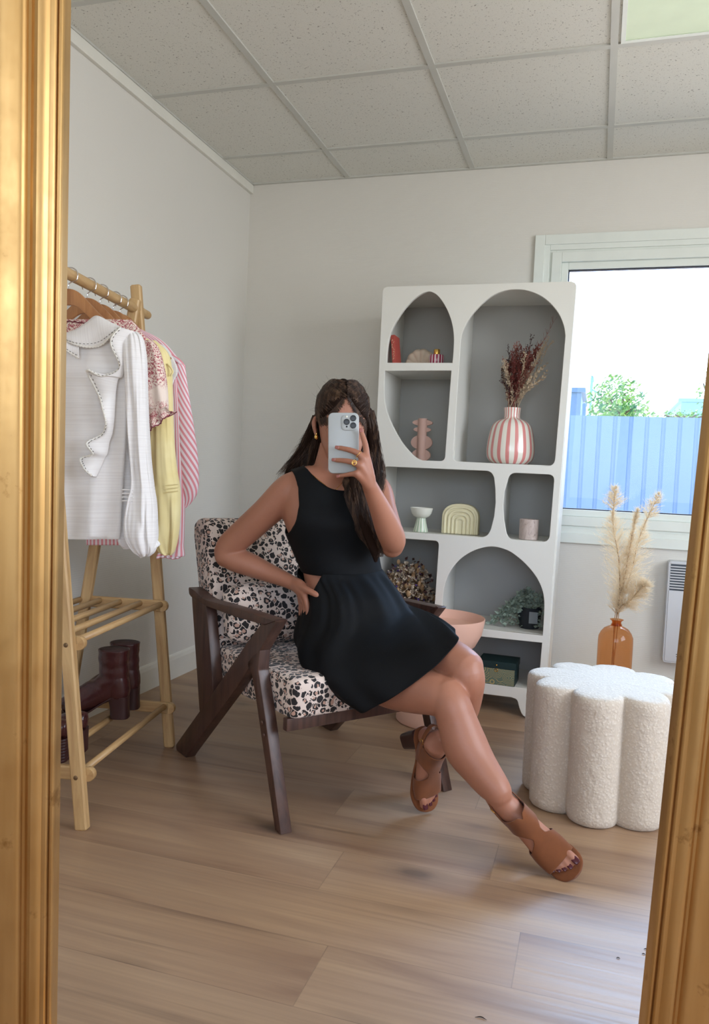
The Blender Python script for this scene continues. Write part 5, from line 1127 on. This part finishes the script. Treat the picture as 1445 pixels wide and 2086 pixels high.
b.tube([W(908, 1504, 2.225), ML @ V((.040, 0, .165)), ML @ V((.048, 0, .138))], [.035, .031, .032], 24)
woman = b.build('person', M['skin']); tag(woman, 'seated woman in a short black sleeveless dress holding a phone before her face, legs crossed', 'person')
md = woman.modifiers.new('remesh', 'REMESH'); md.mode = 'VOXEL'; md.voxel_size = .0034; md.use_smooth_shade = True
md = woman.modifiers.new('smooth', 'SMOOTH'); md.factor = .55; md.iterations = 5
dg = bpy.context.evaluated_depsgraph_get(); ev_ = woman.evaluated_get(dg); skin_me = bpy.data.meshes.new_from_object(ev_); woman.modifiers.clear(); woman.data = skin_me
if not skin_me.materials: skin_me.materials.append(M['skin'])
skin_me.polygons.foreach_set('use_smooth', [True] * len(skin_me.polygons))
bmt = bmesh.new(); bmt.from_mesh(skin_me)
from mathutils.bvhtree import BVHTree
BV = BVHTree.FromBMesh(bmt); bmt.free()
def onskin(px, py, lift=0.0):
    d = W(px, py, 1) - EYE; h = BV.ray_cast(EYE, d.normalized()); return h[0] - d.normalized() * lift if h[0] else W(px, py, 2.25)
def pxof(p):
    q = p - EYE; d = q.dot(FW); return 722.5 + FPX * q.dot(RT) / d, 1043 - FPX * q.dot(UP) / d
# nails, eyes, lips
def nail(tip, d_, up_, r_, mat, nm='fingernail'):
    b = MB(); x = d_.normalized(); z = (up_ - x * up_.dot(x)).normalized(); y = z.cross(x); cc = tip + z * (r_ * .78) + x * r_ * .15
    b.ell([(cc - x * r_ * .9, y * r_ * .35, z * r_ * .12), (cc - x * r_ * .6, y * r_ * .66, z * r_ * .22), (cc + x * r_ * .3, y * r_ * .7, z * r_ * .22), (cc + x * r_ * .85, y * r_ * .55, z * r_ * .14)], 14, 12, 3); b.build(nm, M[mat], woman)
for tp, d_, r_ in ftips: nail(tp, d_, -FW, r_, 'nail_rose')
nail(W(653, 1216, 2.245), W(653, 1216, 2.245) - W(640, 1209, 2.248), -FW + uz * .3, .0078, 'nail_rose')
for M4, side in ((MR, 1), (ML, -1)):
    for y, x0, x1, r_ in TOES: nail(M4 @ V((x1 - r_ * .5, y * side, .0215)), M4.to_3x3() @ V((1, 0, -.15)), M4.to_3x3() @ V((0, 0, 1)), r_ * .95, 'nail_wine', 'toenail')
simple('eye_white', (232, 228, 222), .2); simple('iris', (70, 48, 34), .2); simple('lip', (176, 98, 92), .4)
for s in (-1, 1):
    b = MB(); ec = HC + uz * .008 + sd * s * .030 + fd * .072; b.sphere(ec, .0115, 16, 12); e_ = b.build('eye', M['eye_white'], woman)
    b = MB(); b.sphere(ec + fd * .0072, .0055, 12, 8); i_ = b.build('iris', M['iris']); adopt(i_, e_)
b = MB(); b.tube([HC - uz * .066 + fd * .090 - sd * .022, HC - uz * .0655 + fd * .101, HC - uz * .066 + fd * .090 + sd * .022], [.0025, .006, .0025], 12); b.build('lips', M['lip'], woman)

# ------------------------------------------------------------------ dress
def shell_part(nm, rows, keep, mat, root, n_=96, res=90, p=2.2, disp=None, th=.0016, warp=None):
    b = MB(); b.ell(rows, n_, res, p, disp, False)
    if warp: b.v = warp(b.v)
    me = b.mesh(nm); bm = bmesh.new(); bm.from_mesh(me)
    if keep:
        bmesh.ops.delete(bm, geom=[f for f in bm.faces if not keep(f.calc_center_median())], context='FACES')
        for _ in range(14):
            new = {}
            for v in bm.verts:
                nb = [e.other_vert(v) for e in v.link_edges if e.is_boundary]
                if len(nb) == 2: new[v] = v.co * .5 + (nb[0].co + nb[1].co) * .25
            for v, q in new.items(): v.co = q
    bmesh.ops.recalc_face_normals(bm, faces=bm.faces[:]); bm.to_mesh(me); bm.free()
    o = link(nm, me, mat, None, True); m_ = o.modifiers.new('solid', 'SOLIDIFY'); m_.thickness = th; m_.offset = 0
    if root is not None: adopt(o, root)
    return o
CH = torso[8][0]
def keep_b(p):
    q = p - torso[7][0]; s = q.dot(uC); f = q.dot(fC); x, y = pxof(p)
    yy = 1043 - FPX * (p - EYE).dot(UP) / 2.345
    for sg in (-1, 1):
        if ((s - sg * .162) / .052) ** 2 + ((yy - 1018) / 86) ** 2 < 1 and s * sg > 0: return False
    if abs(s) > .128 and yy < 1010: return False
    if f > 0 and yy < 1002 - 46 * (abs(s - .012) / .095) ** 2.2 and abs(s) < .10: return False
    if f <= 0 and yy < 965 and abs(s) < .088: return False
    return True
def infl(p, a=.007):
    h = BV.find_nearest(p); return p
brow = [(c, u * (a + .008), f * (d_ + (.012 if i < 9 else .007))) for i, (c, u, f, a, d_) in enumerate(torso)]
wl = W(697, 1166, 2.37)
b_rows = [(wl, uM * .124, fM * .096)] + brow[5:]
b_rows[2] = (torso[6][0], uC * .155, fC * .128); b_rows[1] = (torso[5][0], uM * .133, fM * .108)
bod = shell_part('bodice', b_rows, keep_b, M['black_cloth'], woman, 144, 150, 2.25, lambda th, t: .004 * noise.noise(V((math.cos(th) * 3, math.sin(th) * 3, t * 6))))
bod.name = 'dress'
ta = (W(918, 1425, 2.0) - W(690, 1300, 2.30)).normalized()
def toward(v, ref): return v if v.dot(ref) > 0 else -v
s_rows = []
for k, (x0, y0, d0_, x1, y1, d1_, hb) in enumerate(((612, 1164, 2.315, 770, 1156, 2.425, .098), (616, 1180, 2.31, 778, 1168, 2.425, .110), (624, 1212, 2.29, 796, 1194, 2.41, .130), (620, 1262, 2.27, 820, 1226, 2.39, .148), (604, 1318, 2.24, 848, 1238, 2.33, .150), (626, 1368, 2.20, 876, 1252, 2.24, .140), (670, 1402, 2.165, 903, 1268, 2.16, .120), (722, 1440, 2.13, 932, 1291, 2.09, .100))):
    p_, q_ = W(x0, y0, d0_), W(x1, y1, d1_); t_ = k / 7; A_ = (q_ - p_) / 2; bd = fM * (1 - t_) + (-FW * .98 + RT * .08 - UP * .16) * t_; bd = (bd - A_.normalized() * bd.dot(A_.normalized())).normalized()
    s_rows.append(((p_ + q_) / 2, A_, bd * hb))
def sk_disp(th, t):
    g = min(1, t * 6); return g * (.020 * math.sin(th * 24 + 2 * math.sin(th * 3)) * max(0, 1 - t * 1.8) + .026 * math.sin(th * 9 + 1.6 * math.sin(t * 5)) + .05 * t * noise.noise(V((math.cos(th) * 2.5, math.sin(th) * 2.5, t * 3))))
def tri(p):
    x, y = pxof(p)
    a, b_, c_ = (598, 1157), (664, 1157), (636, 1208)
    def sg(p1, p2): return (x - p2[0]) * (p1[1] - p2[1]) - (p1[0] - p2[0]) * (y - p2[1])
    q = [sg(a, b_), sg(b_, c_), sg(c_, a)]; return not (min(q) < 0 and max(q) > 0)
def keep_s(p): return not (tri(p) and (p - W(697, 1163, 2.37)).dot(fM) > -.05)
lap = MB(); lap.ell([(c, u * a, f * d_) for c, u, f, a, d_ in torso[:5]], 40, 24, 2.25)
lap.tube([W(690, 1298, 2.31), W(735, 1345, 2.25), W(790, 1385, 2.165), W(840, 1402, 2.09), W(884, 1413, 2.03), W(914, 1424, 2.0)], [.084, .083, .073, .065, .056, .051], 32)
lap.tube([W(768, 1285, 2.38), W(820, 1315, 2.27), W(875, 1332, 2.16), W(918, 1345, 2.085), W(947, 1360, 2.04)], [.082, .076, .066, .057, .050], 30)
LB = BVHTree.FromPolygons([tuple(q) for q in lap.v], [f_ for f_ in lap.f])
def drape(vs, n_, clear=.010, most=.16):
    """push each ring of cloth out of the body"""
    m_ = len(vs) // n_; out = [V(q) for q in vs]
    for i in range(m_):
        ring = out[i * n_:(i + 1) * n_]; c_ = sum(ring, V((0, 0, 0))) / n_; need = []
        for j, q in enumerate(ring):
            d_ = q - c_; L = d_.length; d_.normalize(); h = LB.ray_cast(c_ + d_ * (L + most), -d_, L + most); need.append(max(0, (h[0] - c_).length + clear - L) if h[0] else 0)
        for _ in range(4): need = [max(need[j], (need[j - 1] + need[(j + 1) % n_]) / 2) for j in range(n_)]
        for j, q in enumerate(ring): out[i * n_ + j] = q + (q - c_).normalized() * need[j]
    for _ in range(3):
        new = list(out)
        for i in range(1, m_ - 1):
            for j in range(n_): new[i * n_ + j] = out[i * n_ + j] * .4 + (out[(i - 1) * n_ + j] + out[(i + 1) * n_ + j]) * .3
        out = new
    return [tuple(q) for q in out]
sk = shell_part('skirt', s_rows, keep_s, M['black_cloth'], None, 220, 150, 2.4, sk_disp, warp=lambda vs: drape(vs, 220))
adopt(sk, woman); sk.parent = bod; sk.matrix_parent_inverse = Matrix.Identity(4)
b = MB(); b.ell([(W(697, 1159, 2.37), uM * .1255, fM * .0975), (W(697, 1167, 2.37), uM * .1255, fM * .0975)], 96, 4, 2.25, None, False)
# ------------------------------------------------------------------ sandals
def sandal(M4, side, ank):
    R3 = M4.to_3x3(); rows = []
    sel = list(range(0, 6))
    for i in sel:
        x, z, a, c_ = FAX[i]; d, nn = dirs(i); rows.append((M4 @ V((x + (.004 if i == 0 else 0), 0, z)), R3 @ V((0, a + .0045, 0)), R3 @ (nn * (c_ + .005))))
    inv = M4.inverted()
    def keep(p):
        q = inv @ p; x, y, z = q
        if z < .008 + max(0, (.14 - x)) * .86: return False            # below the footbed
        ax_z = np.interp(x, [f_[0] for f_ in FAX[::-1]], [f_[1] for f_ in FAX[::-1]])
        u = (x - .108) * .77 - (z - .066) * .64; v = (z - .066) * .77 + (x - .108) * .64   # along / across the foot
        if ((u + .004) / .030) ** 2 + ((v + .004) / .034) ** 2 < 1 and abs(y) > .013 + .006 * (y * side > 0): return False  # side cut-outs
        al = (x - .05) * .64 - (z - .13) * .77
        if al < (-.006 if side < 0 else .010) + .014 * max(0, 1 - abs(y) / .008) * (z > ax_z): return False
        return True
    up = shell_part('sandal', rows, keep, M['suede'], woman, 110, 110, 2.2, None, .0022)
    b = MB()
    prof_ = [(-.004, .0905, .008), (.0, .0895, .017), (.02, .088, .0285), (.05, .0815, .0295), (.08, .061, .0285), (.11, .035, .0325), (.14, .0165, .039), (.17, .0085, .0425), (.198, .0085, .041), (.216, .0095, .032), (.226, .011, .016), (.228, .0115, .005)]
    b.ell([(M4 @ V((x, (.004 if x > .15 else 0) * side, z)), R3 @ V((0, w, 0)), R3 @ V((.0025 if .06 < x < .13 else 0, 0, .0042 if x < .13 else .0068))) for x, z, w in prof_], 30, 60, 3.2); s_ = b.build('sole', M['suede'], None); adopt(s_, woman); s_.parent = up; s_.matrix_parent_inverse = Matrix.Identity(4)
    b = MB(); b.ell([(M4 @ V((.030, 0, 0)), R3 @ V((.023, 0, 0)), R3 @ V((0, .023, 0))), (M4 @ V((.029, 0, .04)), R3 @ V((.0245, 0, 0)), R3 @ V((0, .0245, 0))), (M4 @ V((.027, 0, .083)), R3 @ V((.028, 0, .002)), R3 @ V((0, .0275, 0)))], 32, 10, 4.0); h_ = b.build('heel', M['heel_brown'], None, auto=50); adopt(h_, woman); h_.parent = up; h_.matrix_parent_inverse = Matrix.Identity(4)
    b = MB(); b.tube([M4 @ V(p) for p in ((.070, -.033, .095), (.040, -.0335, .125), (.014, -.027, .150), (-.005, 0, .158), (.014, .027, .150), (.040, .0335, .125), (.070, .033, .095))], .0062, 12, flat=.25, ref=R3 @ V((0, 0, 1)), res=44); t_ = b.build('strap', M['suede'], None); t_.parent = up
    b = MB(); bc = M4 @ V((.028, -.0335 if side > 0 else -.0335, .136)); b.tube([bc + R3 @ V((a_, 0, c_)) for a_, c_ in ((-.006, -.005), (.006, -.005), (.006, .005), (-.006, .005), (-.006, -.005))], .0009, 6, res=33); k_ = b.build('buckle', M['brass'], None); k_.parent = up
    return up
sandal(MR, 1, None); sandal(ML, -1, None)

# ------------------------------------------------------------------ jewellery
b = MB(); pts = [onskin(x, y, .0012) for x, y in ((622, 955), (632, 963), (646, 975), (660, 986), (672, 996), (679, 1000), (686, 996), (696, 985), (704, 974))]; b.tube(pts, .0008, 6, res=60); b.build('necklace', M['gold_jewel'], woman)
er_ = HC - uz * .030 - sd * .075 + fd * .006; b = MB(); b.sphere(er_ + V((0, 0, -.006)), .0055, 14, 10, (1, 1, 1.35)); b.tube([er_, er_ + V((0, 0, .005))], .0022, 8); b.build('earring', M['gold_jewel'], woman)
def ring_at(p, d_, r_, w, big=False):
    b = MB(); x = d_.orthogonal().normalized(); y = d_.normalized().cross(x)
    b.tube([p + x * math.cos(t) * r_ + y * math.sin(t) * r_ for t in np.linspace(0, 2 * PI, 25)], w, 6)
    if big: b.tube([p - FW * (r_ + .0015) + RT * math.cos(t) * .0058 + UP * math.sin(t) * .0062 for t in np.linspace(0, 2 * PI, 21)], .0009, 6); b.tube([p - FW * (r_ + .0018) + RT * x_ + UP * z_ for x_, z_ in ((-.005, -.003), (0, .004), (.005, -.003))], .0007, 6)
    b.build('finger_ring', M['gold_jewel'], woman)
ring_at(W(731, 926, 2.0435), W(740, 934, 2.043) - W(724, 920, 2.045), .0103, .0009)
ring_at(W(722, 943, 2.041), W(734, 948, 2.040) - W(712, 940, 2.043), .0099, .0010, True)

# ------------------------------------------------------------------ phone
simple('phone_case', (170, 174, 174), .38, var=.01); simple('lens_black', (4, 5, 8), .35); simple('lens_ring', (44, 46, 50), .35, .6); simple('screen', (10, 10, 14), .1)
PC = W(700.2, 902.8, 2.0785); MP = Matrix(((RT.x, UP.x, -FW.x, PC.x), (RT.y, UP.y, -FW.y, PC.y), (RT.z, UP.z, -FW.z, PC.z), (0, 0, 0, 1)))
ph = empty('mobile_phone', PC); tag(ph, 'pale grey mobile phone with three rear lenses, held up in front of the face', 'phone')
def rrect(w, h, r, k=8):
    out = []
    for cx, cy, a0 in ((w / 2 - r, h / 2 - r, 0), (-w / 2 + r, h / 2 - r, 90), (-w / 2 + r, -h / 2 + r, 180), (w / 2 - r, -h / 2 + r, 270)):
        for i in range(k + 1): a = math.radians(a0 + 90 * i / k); out.append((cx + math.cos(a) * r, cy + math.sin(a) * r))
    return out
def slab(w, h, r, z0, z1, cx=0, cy=0, rd=.002):
    b = MB(); rows = []
    for z, s in ((z0, rd), (z0 + rd * .3, rd * .3), (z0 + rd, 0), (z1 - rd, 0), (z1 - rd * .3, rd * .3), (z1, rd)): rows.append([MP @ V((cx + x, cy + y, z)) for x, y in rrect(w - 2 * s, h - 2 * s, max(r - s, .001))])
    return b.loft(rows)
slab(.0812, .1605, .0135, -.0055, .0055, rd=.0025).build('case', M['phone_case'], ph, auto=50)
slab(.074, .153, .010, -.0062, -.0054, rd=.0002).build('screen', M['screen'], ph, auto=50)
def pl(px, py): q = MP.inverted() @ onP(px, py, PC, FW); return q.x, q.y
mx_, my_ = pl(712, 861.5); slab(.0415, .0415, .011, .0050, .0078, mx_, my_, .001).build('camera_bump', M['phone_case'], ph, auto=50)
slab(.0365, .0365, .009, .0075, .0082, mx_, my_, .0003).build('camera_plate', M['phone_case'], ph, auto=50)
for (lx, ly) in ((719.9, 852.8), (706.6, 860.3), (719.9, 867.4)):
    x, y = pl(lx, ly); cc = MP @ V((x, y, .008)); b = MB(); b.lathe([(.0070, 0), (.0080, 0), (.0080, .0022), (.0073, .0024), (.0070, .0018), (.0070, .0015)], cc, 28, -FW, False); g_ = b.build('lens_ring', M['lens_ring'], ph, auto=50)
    b = MB(); b.lathe([(0, .0002), (.0070, .0002), (.0070, .0017), (.004, .0021), (0, .0021)], cc, 28, -FW); b.build('lens', M['lens_black'], ph, auto=50)
x, y = pl(706.4, 849.7); b = MB(); b.lathe([(0, 0), (.003, 0), (.003, .0008), (0, .001)], MP @ V((x, y, .008)), 20, -FW); b.build('flash', M['porcelain'], ph)
x, y = pl(706.8, 869.8); b = MB(); b.lathe([(0, 0), (.0024, 0), (.0024, .0008), (0, .001)], MP @ V((x, y, .008)), 20, -FW); b.build('sensor', M['lens_black'], ph)

# ------------------------------------------------------------------ hair
rh = random.Random(4)
def hp(az, el, k=1.0):
    """a point above the scalp: az 0 = forehead, + to the viewer's right; el up"""
    h = math.sin(el) * .121; row = np.interp(h, [q[0] for q in head_rows], range(len(head_rows))); i = min(int(row), len(head_rows) - 2); t = row - i
    fo, a, d_ = [head_rows[i][j] * (1 - t) + head_rows[i + 1][j] * t for j in (1, 2, 3)]
    return HC + uz * (h * (1 + (k - 1) * 1.0)) + fd * (fo + math.cos(az) * d_ * k) + sd * (math.sin(az) * a * k)
cap = [(HC + uz * (h * 1.02) + fd * fo, sd * (a + .0035), fd * (d_ + .0035)) for h, fo, a, d_ in head_rows[2:]]
cap[-1] = (HC + uz * .1235 - fd * .01, sd * .002, fd * .003)
HLN = ([0, .12, .30, .55, .85, 1.15, 1.35, 1.6, 1.75], [.070, .060, .037, .016, .004, .001, .008, .028, .030])
def hline(az):
    h = float(np.interp(abs(az + .04), *HLN)); return h if az < .95 else min(h, .0 - (az - .95) * .16)
def keep_h(p):
    q = p - HC; az = math.atan2(q.dot(sd), q.dot(fd)); h = q.z
    if -1.8 < az < 2.2: return h > hline(az) + .014 + .003 * noise.noise(q * 90)
    return h > -.09
shell = shell_part('hair', cap, keep_h, M['hair_under'], woman, 90, 70, 2.15, None, .003)
lines = []
CB = (PI, .95)
for k in range(4200):
    if k % 5 < 2:   # from the parting along the top
        az0 = rh.gauss(-.04, .5); sgn = 1 if az0 > -.04 else -1; el0 = rh.uniform(.60, 1.2); az1 = sgn * rh.uniform(2.7, 3.1); el1 = rh.uniform(.75, 1.2); bow = rh.uniform(.3, .6)
    else:           # from the hairline back over the ears
        az0 = rh.uniform(-1.75, 2.0); sgn = 1 if az0 > -.04 else -1; h0 = hline(az0) + (rh.gauss(.003, .006) if k % 3 else rh.uniform(0, .03)); el0 = math.asin(max(-.9, min(.97, h0 / .121)))
        f_ = min(1, abs(az0) / 1.5); az1 = sgn * rh.uniform(2.5, 3.1); el1 = rh.uniform(.75, 1.15) * (1 - f_) + rh.uniform(.2, .7) * f_; bow = rh.uniform(.15, .45) * (1 - f_ * .7)
    pts = []; k0 = rh.uniform(1.06, 1.125)
    for t in np.linspace(0, 1, 11):
        az = az0 + (az1 - az0) * t; el = el0 + (el1 - el0) * t + bow * math.sin(t * PI) * (1.4 - el0)
        pts.append(hp(az, min(el, 1.45), (1.048 + (k0 - 1.048) * min(1, t * 4 + (0 if k % 5 > 1 else 1))) + .02 * math.sin(t * PI) + .035 * max(0, 1 - abs(el - 1.2) * 3)))
    lines.append((pts, 1.0))
def lock(pts, rads, count, wave=.006, freq=2.0, jit=.15, end=1.0):
    G = [tuple(W(*p)) + (r_,) for p, r_ in zip(pts, rads)]; Q = cr(G, 22)
    for k in range(count):
        a = rh.uniform(0, 2 * PI); rr_ = math.sqrt(rh.random()); phs = rh.uniform(0, 1.2) + a * .3; ln = []; off = rh.uniform(-.3, .3); last = rh.uniform(.8, 1.0) * 22
        for i in range(int(last)):
            q = Q[i]; t = i / 21; c_ = V(q[:3]); r_ = q[3] * rr_
            tw = a + off * t * 3
            ln.append(c_ + RT * (math.cos(tw) * r_ + wave * t * math.sin(t * freq * 2 * PI + phs)) + FW * (math.sin(tw) * r_ * .6 + wave * .5 * t * math.cos(t * freq * 2 * PI + phs)) + V((rh.gauss(0, .0006), rh.gauss(0, .0006), 0)))
        lines.append((ln, 1.0))
L1 = [(652, 846, 2.36), (640, 880, 2.385), (624, 915, 2.40), (602, 945, 2.405), (582, 972, 2.42)]
lock(L1, [.022, .026, .030, .034, .034], 480, .004, 1.5)
L2 = [(660, 862, 2.37), (652, 900, 2.39), (642, 935, 2.40), (632, 970, 2.41), (626, 1010, 2.44)]
lock(L2, [.026, .030, .032, .034, .034], 380, .004, 1.5)
L3 = [(750, 836, 2.285), (756, 872, 2.285), (761, 920, 2.33), (768, 965, 2.34), (764, 1005, 2.325), (752, 1040, 2.30)]
lock(L3, [.018, .022, .026, .026, .024, .018], 420, .005, 1.6)
L4 = [(742, 900, 2.35), (738, 945, 2.29), (722, 980, 2.235), (725, 1005, 2.215), (736, 1045, 2.205), (751, 1085, 2.21), (764, 1118, 2.225), (766, 1142, 2.235)]
lock(L4, [.022, .030, .032, .028, .026, .023, .022, .012], 900, .008, 2.2)
L5 = [(712, 985, 2.24), (716, 1010, 2.212), (728, 1050, 2.208), (742, 1085, 2.215), (754, 1120, 2.23)]
lock(L5, [.014, .018, .020, .016, .008], 200, .008, 2.0)
for pts, r_ in ((L1, .021), (L2, .022), (L3, .016), (L4, .019)):
    b = MB(); b.tube([W(*p) for p in pts], [r_ * .8] + [r_] * (len(pts) - 2) + [r_ * .35], 14, flat=.7); o = b.build('hair_lock', M['hair_under'], None); o.parent = shell
# flyaways
for k in range(90):
    az = rh.uniform(-2.6, 2.6); el = rh.uniform(-.1, 1.3); p = hp(az, el, 1.12); d_ = (p - HC).normalized(); e = p + d_ * rh.uniform(.006, .022) + rv(rh) * .012 + V((0, 0, rh.uniform(-.012, .004))); lines.append(([p, p.lerp(e, .5) + rv(rh) * .003, e], .45))
for k in range(60):
    y = rh.uniform(850, 960); x = 652 - (y - 846) * .64; p = W(x, y, 2.39); lines.append(([p, p - RT * rh.uniform(.01, .03) - V((0, 0, .02)), p - RT * rh.uniform(.01, .045) - V((0, 0, .06))], .4))
b = MB(); b.tube([HC + uz * .095 - fd * .01, HC + uz * .1195 - fd * .01], [.03, .022], 16, flat=.9); o = b.build('crown_roll', M['hair_under'], None); o.parent = shell
st = strands('strands', lines, M['hair'], None, .00065); st.parent = shell
